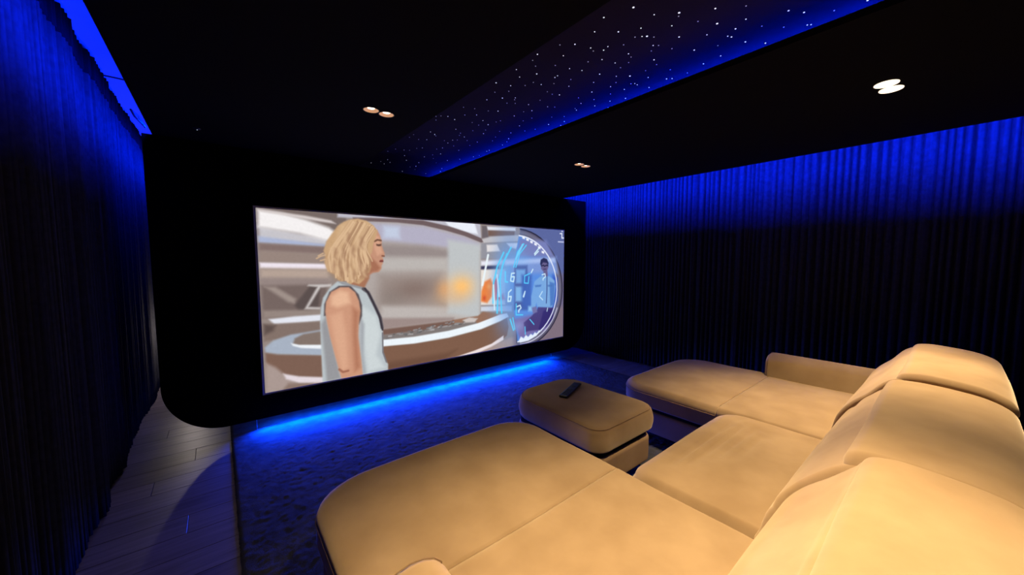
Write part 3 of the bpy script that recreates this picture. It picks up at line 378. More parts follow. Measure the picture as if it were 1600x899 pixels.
# star points on the recessed board: x, y, size
STARS=[(1.401,1.886,2),(1.386,1.494,2),(1.473,1.307,2),(1.418,1.087,2),(1.464,0.965,3),(1.558,1.107,2),(1.469,1.179,1),(1.417,1.359,0),(1.504,1.416,1),(1.561,1.277,1),(1.63,1.247,2),(1.62,1.213,1),(1.67,1.153,0),(1.761,1.184,1),(1.697,1.308,1),(1.782,1.283,1),(1.837,1.233,0),(1.459,1.588,0),(1.398,1.685,1),(1.468,1.739,1),(1.523,1.647,2),(1.541,1.512,0),(1.629,1.484,1),(1.701,1.453,1),(1.655,1.371,0),(1.815,1.414,2),(1.913,1.367,1),(1.974,1.314,3),(1.637,1.609,1),(1.635,1.585,1),(1.687,1.666,0),(1.73,1.565,0),(1.867,1.5,1),(1.996,1.468,1),(2.096,1.434,1),(2.063,1.365,0),(2.079,1.348,1),(2.105,1.347,1),(1.495,1.858,1),(1.533,1.925,0),(1.47,1.993,0),(1.564,1.798,0),(1.634,1.725,1),(1.786,1.631,1),(1.963,1.59,2),(2.081,1.53,0),(2.215,1.505,2),(2.171,1.599,1),(2.15,1.713,1),(2.064,1.652,0),(1.96,1.702,0),(2.042,1.749,1),(1.733,1.771,0),(1.828,1.753,2),(1.899,1.937,1),(1.783,1.893,0),(1.768,1.996,1),(1.857,2.059,2),(1.627,1.972,1),(1.682,2.04,0),(1.561,2.03,2),(1.494,2.118,1),(1.668,2.223,2),(1.818,2.217,1),(1.952,2.164,0),(2.058,2.053,0),(2.123,1.983,0),(2.105,1.846,1),(2.076,1.832,0),(2.331,1.888,2),(2.248,1.671,0),(2.329,1.563,1),(2.341,1.717,1),(2.199,2.053,1),(2.146,2.176,2),(2.239,2.128,1),(2.271,2.375,1),(2.136,2.325,0),(2.094,2.41,0),(1.983,2.349,2),(2.268,2.62,1),(2.11,2.653,2),(2.031,2.523,1),(1.991,2.691,0),(1.934,2.555,0),(1.796,2.36,0),(1.61,2.265,0),(1.585,2.383,1),(1.51,2.295,0),(1.434,2.325,0),(1.501,2.567,2),(1.429,2.545,1),(1.392,2.668,0),(1.616,2.746,1),(1.746,2.685,0),(1.685,2.444,1),(1.767,2.49,2),(1.857,2.687,2),(1.821,2.602,0),(1.942,2.911,1),(1.773,2.867,1),(1.695,2.803,0),(1.735,3.008,1),(1.742,3.109,1),(1.774,3.274,1),(1.856,3.469,2),(1.544,3.145,1),(1.479,2.939,1),(1.536,2.971,2),(1.483,3.186,0),(1.619,3.399,1),(1.773,3.674,1),(1.826,3.929,1),(1.868,4.1,2),(1.508,3.58,1),(1.59,3.764,1),(1.677,3.921,1),(1.841,4.437,1),(1.43,3.602,0),(1.508,4.033,1),(1.569,4.124,1),(1.54,4.227,1),(1.474,4.149,0),(1.536,4.545,2),(1.41,4.279,1),(1.397,3.723,0),(2.119,4.358,2),(2.208,4.139,2),(2.154,3.999,1),(2.346,4.346,1),(2.185,4.547,1),(2.268,4.573,0),(2.283,3.821,1),(2.033,3.645,1),(2.114,3.517,1),(2.18,3.344,1),(2.263,3.561,1),(1.939,3.242,1),(1.942,3.04,0),(2.176,3.091,1),(2.177,3.049,1),(2.203,3.267,0),(2.177,2.831,1),(2.152,2.731,0),(2.031,2.794,0),(1.984,3.814,0),(1.877,3.673,0),(1.808,3.553,0),(1.829,4.174,0),(1.809,4.576,0),(1.922,4.247,0),(1.828,3.151,0),(1.713,2.547,0),(2.287,1.785,0),(1.748,3.345,0),(1.578,0.933,1),(1.653,0.856,3),(1.749,0.743,2),(1.835,0.652,0),(1.933,0.685,1),(2.015,0.545,2),(2.082,0.505,2),(2.171,0.418,0),(2.332,0.363,3),(2.199,0.315,2),(1.715,0.922,1),(1.864,0.781,3),(1.778,0.83,0),(1.973,0.742,2),(2.047,0.656,0),(2.136,0.593,0),(2.203,0.519,1),(2.213,0.507,1),(2.299,0.449,0),(1.915,0.848,1),(1.826,0.942,2),(1.698,1.039,3),(1.68,1.055,1),(2.006,0.788,1),(2.027,0.779,2),(2.126,0.751,2),(2.217,0.691,2),(2.283,0.587,3),(2.052,0.852,0),(1.999,0.947,2),(1.895,1.014,0),(1.793,1.061,1),(1.921,1.129,2),(2.165,0.882,1),(2.316,0.763,2),(2.305,0.731,1),(2.271,0.827,0),(2.175,0.976,1),(2.291,0.923,3),(2.293,1.022,0),(2.205,1.08,0),(2.091,1.125,0),(1.99,1.221,0),(2.074,1.254,1),(2.177,1.193,2),(2.199,1.17,1),(2.318,1.137,1),(2.325,1.289,1),(2.196,1.32,1),(2.266,1.401,0),(1.618,1.023,1),(1.231,-0.974,2),(1.469,-1.04,0),(1.394,3.182,0),(1.784,2.402,0),(1.217,1.237,0),(1.271,-0.619,0),(1.256,3.309,0),(1.025,1.768,0),(1.255,-0.114,1),(1.304,1.698,0),(1.717,2.859,0),(1.862,-1.058,1),(1.658,1.08,0),(1.174,0.915,0),(1.088,3.266,0),(1.848,1.293,0),(1.294,3.135,0),(1.561,3,0),(1.831,1.093,0),(1.406,1.554,0),(1.422,-0.677,1),(1.254,2.567,0),(1.079,0.86,0),(1.978,1.146,0),(1.635,2.074,0),(1.142,1.936,0),(1.065,3.159,0),(1.622,0.75,0),(1.18,0.723,0),(1.577,1.736,0),(1.195,0.15,0),(1.823,2.112,0),(1.272,1.469,0),(1.845,-0.877,1),(1.285,-1.369,1),(1.683,3.069,0),(1.936,2.248,0),(1.941,-1.407,1),(1.315,-0.72,2),(1.844,2.934,0),(1.666,-1.103,1),(1.876,-0.011,0),(1.245,1.554,0),(1.156,1.423,0),(1.356,0.819,0),(1.358,2.602,0),(1.977,1.414,0),(1.431,-0.443,1),(1.111,-1.183,1),(1.584,3.45,0),(1.594,1.286,0),(1.571,0.139,0),(1.035,2.758,0),(1.287,3.584,0),(1.639,-0.479,1),(1.237,0.594,0),(1.036,0.648,0),(1.244,3.035,0),(1.814,1.043,0),(1.031,-0.203,1),(1.515,2.439,0),(1.409,-0.165,1),(1.05,3.233,0),(1.554,3.552,0),(1.395,3.095,0),(1.641,2.533,0),(1.73,1.021,0),(1.091,-0.424,1),(1.33,1.85,0),(1.784,1.777,0),(1.799,1.193,0),(1.642,1.998,0),(1.263,3.206,0),(1.937,-1.121,1),(1.943,1.909,0),(1.044,3.085,0),(1.125,3.44,0),(1.654,-1.192,1),(1.674,0.869,0),(1.463,0.559,0),(1.383,2.57,0),(1.207,-0.701,1),(1.114,2.63,0),(1.767,2.977,0),(1.54,2.981,0),(1.198,1.925,0)]

# ------------------------------------------------------------ helpers
def tag(o, label=None, cat=None, group=None, kind=None):
    if label: o['label'] = label
    if cat: o['category'] = cat
    if group: o['group'] = group
    if kind: o['kind'] = kind
    return o
def thing(name, label, cat, loc=(0, 0, 0), group=None):
    o = bpy.data.objects.new(name, None); COL.objects.link(o); o.location = loc; o.empty_display_size = .1
    return tag(o, label, cat, group)
def link(name, me, mat=None, parent=None):
    o = bpy.data.objects.new(name, me); COL.objects.link(o)
    if mat and not me.materials: me.materials.append(mat)
    if parent:
        o.parent = parent
        l = parent.location; g = parent.parent
        off = Vector(l) + (Vector(g.location) if g else Vector())
        o.location = -off                      # meshes are written in world coordinates
    return o
def mesh(name, vs, fs, mat=None, parent=None, smooth=False):
    me = bpy.data.meshes.new(name); me.from_pydata([tuple(v) for v in vs], [], fs); me.update()
    if smooth: me.polygons.foreach_set('use_smooth', [True] * len(me.polygons))
    return link(name, me, mat, parent)
def obj(name, bm, mat, parent=None, smooth=False):
    me = bpy.data.meshes.new(name)
    bmesh.ops.recalc_face_normals(bm, faces=bm.faces)
    if smooth:
        for f in bm.faces: f.smooth = True
    bm.to_mesh(me); bm.free()
    return link(name, me, mat, parent)
def box(bm, x0, x1, y0, y1, z0, z1, bev=0, seg=2):
    r = bmesh.ops.create_cube(bm, size=1)
    for v in r['verts']:
        v.co = Vector(((x0 + x1) / 2 + v.co.x * (x1 - x0), (y0 + y1) / 2 + v.co.y * (y1 - y0), (z0 + z1) / 2 + v.co.z * (z1 - z0)))
    if bev:
        es = list({e for v in r['verts'] for e in v.link_edges})
        bmesh.ops.bevel(bm, geom=es, offset=bev, segments=seg, affect='EDGES', profile=.5)
def bx(name, dims, mat, parent=None, bev=0, seg=2, smooth=False):
    bm = bmesh.new(); box(bm, *dims, bev=bev, seg=seg); return obj(name, bm, mat, parent, smooth)
def lathe(bm, prof, c, n=40, cap=False):
    rings = []
    for r, z in prof:
        rings.append([bm.verts.new((c[0] + r * math.cos(2 * math.pi * i / n), c[1] + r * math.sin(2 * math.pi * i / n), c[2] + z)) for i in range(n)])
    for a, b in zip(rings, rings[1:]):
        for i in range(n): bm.faces.new((a[i], a[(i + 1) % n], b[(i + 1) % n], b[i]))
    if cap: bm.faces.new(rings[0]); bm.faces.new(rings[-1])
def tube(bm, pts, r, n=8, closed=False):
    pts = [Vector(p) for p in pts]; N = len(pts); rings = []
    for i, p in enumerate(pts):
        a = pts[(i - 1) % N] if (closed or i > 0) else p; b = pts[(i + 1) % N] if (closed or i < N - 1) else p
        t = (b - a).normalized(); up = Vector((0, 0, 1)) if abs(t.z) < .9 else Vector((1, 0, 0))
        s = t.cross(up).normalized(); q = s.cross(t)
        rings.append([bm.verts.new(p + (s * math.cos(2 * math.pi * k / n) + q * math.sin(2 * math.pi * k / n)) * r) for k in range(n)])
    m = N if closed else N - 1
    for i in range(m):
        a, b = rings[i], rings[(i + 1) % N]
        for k in range(n): bm.faces.new((a[k], a[(k + 1) % n], b[(k + 1) % n], b[k]))
    if not closed: bm.faces.new(rings[0]); bm.faces.new(rings[-1])

# ------------------------------------------------------------ materials
def mat(name, col, rough=.8, spec=.3, noise=None, bump=None, metal=0, sheen=0, emit=None, estr=1, scale=(1, 1, 1)):
    m = bpy.data.materials.new(name); m.use_nodes = True; nt = m.node_tree; b = nt.nodes['Principled BSDF']
    b.inputs['Base Color'].default_value = (*col, 1); b.inputs['Roughness'].default_value = rough
    b.inputs['Specular IOR Level'].default_value = spec; b.inputs['Metallic'].default_value = metal
    if sheen:
        b.inputs['Sheen Weight'].default_value = sheen; b.inputs['Sheen Roughness'].default_value = .45
        b.inputs['Sheen Tint'].default_value = (1, .86, .66, 1)
    if emit: b.inputs['Emission Color'].default_value = (*emit, 1); b.inputs['Emission Strength'].default_value = estr
    tc = nt.nodes.new('ShaderNodeTexCoord'); mp = nt.nodes.new('ShaderNodeMapping'); mp.inputs['Scale'].default_value = scale
    nt.links.new(tc.outputs['Object'], mp.inputs['Vector'])
    if noise:                                     # (scale, detail, dark colour, light colour)
        n = nt.nodes.new('ShaderNodeTexNoise'); n.inputs['Scale'].default_value = noise[0]; n.inputs['Detail'].default_value = noise[1]
        r = nt.nodes.new('ShaderNodeValToRGB'); r.color_ramp.elements[0].position = .32; r.color_ramp.elements[1].position = .68
        r.color_ramp.elements[0].color = (*noise[2], 1); r.color_ramp.elements[1].color = (*noise[3], 1)
        nt.links.new(mp.outputs[0], n.inputs['Vector']); nt.links.new(n.outputs['Fac'], r.inputs[0]); nt.links.new(r.outputs[0], b.inputs['Base Color'])
    if bump:                                      # (scale, strength, distance)
        n = nt.nodes.new('ShaderNodeTexNoise'); n.inputs['Scale'].default_value = bump[0]; n.inputs['Detail'].default_value = 4
        u = nt.nodes.new('ShaderNodeBump'); u.inputs['Strength'].default_value = bump[1]; u.inputs['Distance'].default_value = bump[2]
        nt.links.new(mp.outputs[0], n.inputs['Vector']); nt.links.new(n.outputs['Fac'], u.inputs['Height']); nt.links.new(u.outputs[0], b.inputs['Normal'])
    return m
M = {}
M['black_ceiling'] = mat('matt_black_paint', (.006, .006, .006), .95, .05, bump=(60, .1, .002))
M['black_velvet'] = mat('black_velvet', (.0022, .0022, .0024), .98, .0, bump=(300, .1, .001))
M['slab'] = mat('grey_plaster', (.22, .22, .22), .9, .1, noise=(2, 3, (.2, .2, .2), (.24, .24, .24)), bump=(40, .1, .001))
M['wall'] = mat('dark_wall_paint', (.012, .012, .013), .95, .05, bump=(50, .1, .001))
M['star_board'] = mat('black_star_board', (.024, .02, .027), .95, .05, bump=(80, .1, .001))
M['curtain'] = mat('dark_curtain_cloth', (.026, .026, .03), .95, .05, noise=(30, 4, (.02, .02, .023), (.032, .032, .036)), bump=(260, .15, .001))
M['dark_top'] = mat('black_shade_and_track', (.004, .004, .005), .95, .05, bump=(200, .1, .001))  # shade of the unlit curtain top put into the colour; also the track
M['rug'] = mat('shaggy_rug_wool', (.03, .03, .035), .98, .02, noise=(9, 6, (.045, .045, .052), (.072, .072, .078)), bump=(220, .5, .006))
M['suede'] = mat('camel_suede', (.40, .27, .14), .92, .12, noise=(4.5, 6, (.345, .228, .122), (.435, .30, .17)), bump=(420, .12, .0008), sheen=.35)
M['suede'].node_tree.nodes['Principled BSDF'].inputs['Diffuse Roughness'].default_value = 1.0
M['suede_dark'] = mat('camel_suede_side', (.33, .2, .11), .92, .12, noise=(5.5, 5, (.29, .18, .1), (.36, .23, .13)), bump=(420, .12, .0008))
M['piping'] = mat('brown_piping', (.26, .165, .095), .85, .2, noise=(40, 2, (.22, .14, .08), (.30, .19, .11)))
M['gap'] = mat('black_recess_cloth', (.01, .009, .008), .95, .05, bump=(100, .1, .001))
M['foot'] = mat('grey_plastic', (.28, .28, .29), .35, .5, bump=(30, .05, .0005))
M['plastic'] = mat('black_plastic', (.012, .013, .013), .38, .5, bump=(300, .05, .0003))
M['button'] = mat('dark_rubber_button', (.03, .034, .034), .6, .4, bump=(300, .05, .0003))
M['screen_cloth'] = mat('grey_screen_cloth', (.45, .45, .46), .9, .1, bump=(500, .05, .0003))
M['chrome'] = mat('brushed_steel', (.55, .55, .57), .3, .5, metal=1, bump=(200, .05, .0003))
M['ring'] = mat('bronze_reflector', (.62, .42, .27), .45, .5, noise=(30, 2, (.56, .38, .24), (.66, .46, .30)))
M['lens_hot'] = mat('lit_lamp', (1, 1, 1), .5, .2, emit=(1, .86, .66), estr=14)
M['lens_dim'] = mat('dim_lamp', (1, 1, 1), .5, .2, emit=(1, .84, .66), estr=5)
M['ring_hot_glow'] = mat('glowing_reflector', (.8, .7, .55), .4, .5, emit=(1, .82, .58), estr=1.6)  # emission stands in for lamp light falling on ring and reflector
M['star'] = mat('star_point', (1, 1, 1), .5, .2, emit=(.85, .9, 1), estr=1.0)
M['star_faint'] = mat('faint_star_point', (1, 1, 1), .5, .2, emit=(.7, .78, 1), estr=.28)
M['led'] = mat('blue_led', (.2, .3, 1), .5, .2, emit=(0, .06, 1), estr=3)
M['joint'] = mat('dark_floor_joint', (.02, .018, .016), .9, .1, bump=(50, .1, .001))

def wood():
    m = bpy.data.materials.new('grey_oak_board'); m.use_nodes = True; nt = m.node_tree; b = nt.nodes['Principled BSDF']
    b.inputs['Roughness'].default_value = .42; b.inputs['Specular IOR Level'].default_value = .35
    tc = nt.nodes.new('ShaderNodeTexCoord'); mp = nt.nodes.new('ShaderNodeMapping'); mp.inputs['Scale'].default_value = (1.2, 16, 1)
    oi = nt.nodes.new('ShaderNodeObjectInfo'); ad = nt.nodes.new('ShaderNodeVectorMath'); ad.operation = 'ADD'
    n = nt.nodes.new('ShaderNodeTexNoise'); n.inputs['Scale'].default_value = 2.2; n.inputs['Detail'].default_value = 6; n.inputs['Distortion'].default_value = .6
    r = nt.nodes.new('ShaderNodeValToRGB'); r.color_ramp.elements[0].position = .3; r.color_ramp.elements[1].position = .7
    r.color_ramp.elements[0].color = (.13, .105, .095, 1); r.color_ramp.elements[1].color = (.22, .185, .17, 1)
    hs = nt.nodes.new('ShaderNodeHueSaturation'); mr = nt.nodes.new('ShaderNodeMapRange'); mr.inputs['To Min'].default_value = .8; mr.inputs['To Max'].default_value = 1.12
    nt.links.new(tc.outputs['Object'], ad.inputs[0]); nt.links.new(oi.outputs['Random'], ad.inputs[1]); nt.links.new(ad.outputs[0], mp.inputs[0])
    nt.links.new(mp.outputs[0], n.inputs['Vector']); nt.links.new(n.outputs['Fac'], r.inputs[0]); nt.links.new(r.outputs[0], hs.inputs['Color'])
    nt.links.new(oi.outputs['Random'], mr.inputs['Value']); nt.links.new(mr.outputs[0], hs.inputs['Value']); nt.links.new(hs.outputs[0], b.inputs['Base Color'])
    u = nt.nodes.new('ShaderNodeBump'); u.inputs['Strength'].default_value = .12; u.inputs['Distance'].default_value = .002
    nt.links.new(n.outputs['Fac'], u.inputs['Height']); nt.links.new(u.outputs[0], b.inputs['Normal'])
    return m
M['wood'] = wood()

# ------------------------------------------------------------ setting
XL, XR, YB, YF = -.78, 4.86, -2.2, 5.9            # walls behind the curtains, rear wall, front wall
PY = 3.78                                          # front of the floating screen panel
def structure(o): return tag(o, kind='structure')
floor = structure(bx('floor', (XL - .1, XR + .1, YB - .1, YF + .1, -.12, -.012), M['joint']))
pl_meshes = {}
row = 0; y = .9
ROWS = []
while y < YF:
    y1 = 3.75 if (y < 3.74 < y + .25) else min(y + .188, YF)
    if y1 - y > .03: ROWS.append((y, y1))
    y = y1
for k, (ya, yb) in enumerate(ROWS):
    x = XL - [0, .55, 1.0, .3, .8][k % 5]
    while x < XR:
        x1 = x + 1.38; a, b = max(x, XL), min(x1, XR)
        wide = .0015 if abs(ya - 3.75) < .02 else .0012
        key = (round(b - a, 3), round(yb - ya, 3), wide)
        if b - a > .05:
            if key not in pl_meshes:
                bm = bmesh.new(); box(bm, .001, key[0] - .001, wide, key[1] - .0012, -.012, 0, bev=.0012, seg=1)
                bmesh.ops.recalc_face_normals(bm, faces=bm.faces)
                me = bpy.data.meshes.new('plank'); bm.to_mesh(me); bm.free(); me.materials.append(M['wood']); pl_meshes[key] = me
            o = bpy.data.objects.new('plank', pl_meshes[key]); COL.objects.link(o); o.parent = floor; o.location = (a, ya, 0)
        x = x1
structure(bx('wall_left', (XL - .1, XL, YB - .1, YF + .1, -.012, SLAB + .1), M['wall']))
structure(bx('wall_right', (XR, XR + .1, YB - .1, YF + .1, -.012, SLAB + .1), M['wall']))
structure(bx('wall_front', (XL, XR, YF, YF + .1, -.012, SLAB + .1), M['wall']))
structure(bx('wall_back', (XL, XR, YB - .1, YB, -.012, SLAB + .1), M['wall']))
# lowered black ceiling with an opening for the star coffer; lamp holes stay solid, lamps are let in from below
CX0, CX1, CY0, CY1 = 1.13, 1.945, -1.7, PY + .05
bm = bmesh.new()
CL, CR = -.327, 4.06
TH = .03
box(bm, CL, CX0, YB, PY + .06, CEIL, CEIL + TH); box(bm, CX1, CR, YB, 4.762, CEIL, CEIL + TH)
box(bm, CX0, CX1, YB, CY0, CEIL, CEIL + TH)
LAMPS = [(.78, 2.338), (.878, 2.347), (2.757, 2.373), (2.862, 2.381), (2.768, .300), (2.872, .292), (.78, .29), (.88, .29), (.78, -1.7), (.88, -1.7), (2.765, -1.7), (2.865, -1.7)]
ceiling = structure(obj('ceiling', bm, M['black_ceiling']))
bm = bmesh.new()                                   # round holes for the recessed lamps
for lx, ly in LAMPS: lathe(bm, [(.0452, -.02), (.0452, .06)], (lx, ly, CEIL), 32, True)
bmesh.ops.recalc_face_normals(bm, faces=bm.faces)
cm = bpy.data.meshes.new('holes'); bm.to_mesh(cm); bm.free(); co = bpy.data.objects.new('holes', cm); COL.objects.link(co)
md = ceiling.modifiers.new('holes', 'BOOLEAN'); md.object = co; md.operation = 'DIFFERENCE'; md.solver = 'EXACT'
bpy.context.view_layer.update()
nm = bpy.data.meshes.new_from_object(ceiling.evaluated_get(bpy.context.evaluated_depsgraph_get()))
ceiling.modifiers.clear(); ceiling.data = nm; bpy.data.objects.remove(co)
bx('edge_fascia', (CL, CL + .012, YB, PY + .06, CEIL + TH - .002, CEIL + TH + .004), M['black_ceiling'], ceiling)
bx('edge_fascia', (CR - .012, CR, YB, 4.762, CEIL + TH - .002, CEIL + TH + .004), M['black_ceiling'], ceiling)
slab = structure(bx('ceiling', (XL, XR, YB, YF, SLAB, SLAB + .1), M['slab']))
# plasterboard joints of the upper slab, seen as a dark line across the left cove
for yy in (4.05,):
    bx('board_joint', (XL, CL + .5, yy, yy + .022, SLAB - .004, SLAB + .001), M['joint'], slab)
# star board inside the coffer
SB = 2.60
board = structure(bx('ceiling', (CX0 - .25, CX1 + .45, CY0 - .2, 4.75, SB, SB + .02), M['star_board']))
bx('coffer_side', (CX0 - .262, CX0 - .25, CY0 - .2, 4.75, CEIL + TH, SB + .02), M['black_ceiling'], board)
bx('coffer_side', (CX1 + .45, CX1 + .462, CY0 - .2, 4.75, CEIL + TH, SB + .02), M['black_ceiling'], board)
bx('coffer_side', (CX0 - .25, CX1 + .45, 4.75, 4.762, CEIL + TH, SB + .02), M['black_ceiling'], board)
bx('coffer_side', (CX0 - .25, CX1 + .45, CY0 - .212, CY0 - .2, CEIL + TH, SB + .02), M['black_ceiling'], board)
def disc(r):
    bm = bmesh.new(); lathe(bm, [(r * .5, -.0022), (r, -.001), (r, .0015)], (0, 0, 0), n=10, cap=True)
    bmesh.ops.recalc_face_normals(bm, faces=bm.faces)
    me = bpy.data.meshes.new('star'); bm.to_mesh(me); bm.free(); return me
star_me = [disc(.0028), disc(.0036), disc(.0047)]
for k, me in enumerate(star_me): me.materials.append(M['star'])
sf = disc(.003); sf.materials.append(M['star_faint'])
for k, (sx, sy, big) in enumerate(STARS):
    o = bpy.data.objects.new('star', sf if big == 0 else star_me[big - 1]); COL.objects.link(o); o.parent = board; o.location = (sx, sy, SB)

# curtains: pleated cloth with its own folds
def curtain(name, X, y0, y1, z0, z1, pitch, amp, side, label, seed, dark_top=.13):
    r = np.random.default_rng(seed)
    ny = int((y1 - y0) / .0075); nz = 18
    ys = np.linspace(y0, y1, ny)
    ph = np.cumsum(1 + .32 * np.interp(ys, np.linspace(y0, y1, 90), r.normal(0, 1, 90))) * (ys[1] - ys[0]) * 2 * math.pi / pitch
    am = amp * (1 + .35 * np.clip(np.interp(ys, np.linspace(y0, y1, 80), r.normal(0, 1, 80)), -1.2, .5))
    wob = np.interp(ys, np.linspace(y0, y1, 30), r.normal(0, 1, 30))
    def prof(t, a=1):
        s = np.sin(ph + .5 * t * wob)
        f = 2 * np.abs(np.sin((ph + .5 * t * wob) / 2)) ** .6 - 1 + .15 * np.sin(2.9 * ph + 2 * wob)
        return side * am * f * (1 - .25 * t) * a + side * .012 * wob * t
    def grid(nm, za, zb, n, off, mt, parent):
        vs = []; fs = []
        for j in range(n + 1):
            z = za + (zb - za) * j / n; t = (z1 - z) / (z1 - z0)
            xs = X + prof(t) + off
            vs += [(a, b, z) for a, b in zip(xs, ys)]
        for j in range(n):
            for i in range(ny - 1):
                a = j * ny + i; fs.append((a, a + 1, a + ny + 1, a + ny))
        o = mesh(nm, vs, fs, mt, parent, True)
        s = o.modifiers.new('thickness', 'SOLIDIFY'); s.thickness = .004; s.offset = 0
        return o
    t = thing(name, label, 'curtain', (X, (y0 + y1) / 2, 0), 'pleated side curtains')
    grid('cloth', z0, z1 - .002, nz, 0, M['curtain'], t)
    if dark_top: grid('shade_band', z1 - dark_top, z1, 2, side * .006, M['dark_top'], t)  # black band painted in for the unlit top of the cloth
    bm = bmesh.new(); box(bm, X - side * .03 - .012, X - side * .03 + .012, y0, y1, z1 + .003, z1 + .018); obj('curtain_track', bm, M['dark_top'], t)
    return t
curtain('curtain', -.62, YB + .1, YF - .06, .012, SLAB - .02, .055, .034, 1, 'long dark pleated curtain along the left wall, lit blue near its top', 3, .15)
curtain('curtain', 4.70, YB + .1, YF - .06, .012, SLAB - .02, .052, .036, -1, 'long dark pleated curtain along the right wall behind the sofa, lit blue along its top', 5, 0)

# rug
def rug():
    nx, ny = 330, 360; x0, x1, y0, y1 = .02, 4.06, -.5, 4.5
    xs = np.linspace(x0, x1, nx); ys = np.linspace(y0, y1, ny)
    X, Y = np.meshgrid(xs, ys)
    low = rng.normal(0, 1, (24, 24)); up = np.kron(low, np.ones((18, 18)))[:ny, :nx]
    for _ in range(6): up = (up + np.roll(up, 5, 0) + np.roll(up, -5, 0) + np.roll(up, 5, 1) + np.roll(up, -5, 1)) / 5
    Z = np.minimum(.011 + rng.normal(0, .0013, X.shape) + .002 * up, .0165)
    Z -= .006 * np.exp(-((Y - 3.755) / .008) ** 2)          # fold mark under the front of the panel
    edge = np.minimum.reduce([X - x0, x1 - X, Y - y0, y1 - Y]); Z = np.minimum(Z, .002 + edge * .7)
    X = X + np.where((edge < .004), rng.normal(0, .0012, X.shape), rng.normal(0, .002, X.shape))
    vs = np.stack([X, Y, Z], -1).reshape(-1, 3)
    i = np.arange(ny - 1)[:, None] * nx + np.arange(nx - 1)[None]
    q = np.stack([i, i + 1, i + nx + 1, i + nx], -1).reshape(-1, 4)
    me = bpy.data.meshes.new('rug'); me.vertices.add(len(vs)); me.vertices.foreach_set('co', vs.astype(np.float32).ravel())
    me.loops.add(q.size); me.loops.foreach_set('vertex_index', q.ravel().astype(np.int32))
    me.polygons.add(len(q)); me.polygons.foreach_set('loop_start', np.arange(0, q.size, 4, dtype=np.int32)); me.update(calc_edges=True)
    return link('rug', me, M['rug'])
tag(rug(), 'large dark shaggy rug on the floor under the sofa and screen', 'rug')

# ------------------------------------------------------------ floating panel and screen
PX0, PX1, PZ0, PZ1, PR = -.382, 4.56, .110, CEIL - .004, .40
pts = []
for i in range(25):
    a = math.pi + math.pi / 2 * i / 24; pts.append((PX0 + PR + PR * math.cos(a), PZ0 + PR + PR * math.sin(a)))
for i in range(25):
    a = 1.5 * math.pi + math.pi / 2 * i / 24; pts.append((PX1 - PR + PR * math.cos(a), PZ0 + PR + PR * math.sin(a)))
pts += [(PX1, PZ1), (PX0, PZ1)]
panel = thing('screen_panel', 'black floating wall panel with rounded lower corners, carrying the lit screen', 'panel', (2.09, PY, PZ0))
bm = bmesh.new()
fr = [bm.verts.new((x, PY, z)) for x, z in pts]; bk = [bm.verts.new((x, PY + .05, z)) for x, z in pts]
bm.faces.new(fr); bm.faces.new(bk[::-1])
for i in range(len(pts)):
    j = (i + 1) % len(pts); bm.faces.new((fr[i], fr[j], bk[j], bk[i]))
obj('panel_board', bm, M['black_velvet'], panel)
for x in (.203, 3.84):
    bm = bmesh.new(); tube(bm, [(x, PY + .025, .0175), (x, PY + .025, PZ0 + .002)], .0022, 8); obj('steel_rod', bm, M['chrome'], panel)
bm = bmesh.new(); box(bm, .25, 4.0, PY + .058, PY + .07, .136, .146); obj('led_strip', bm, M['led'], panel)
bm = bmesh.new(); box(bm, .25, 4.0, PY + .05, PY + .074, .146, .162); obj('led_holder', bm, M['plastic'], panel)

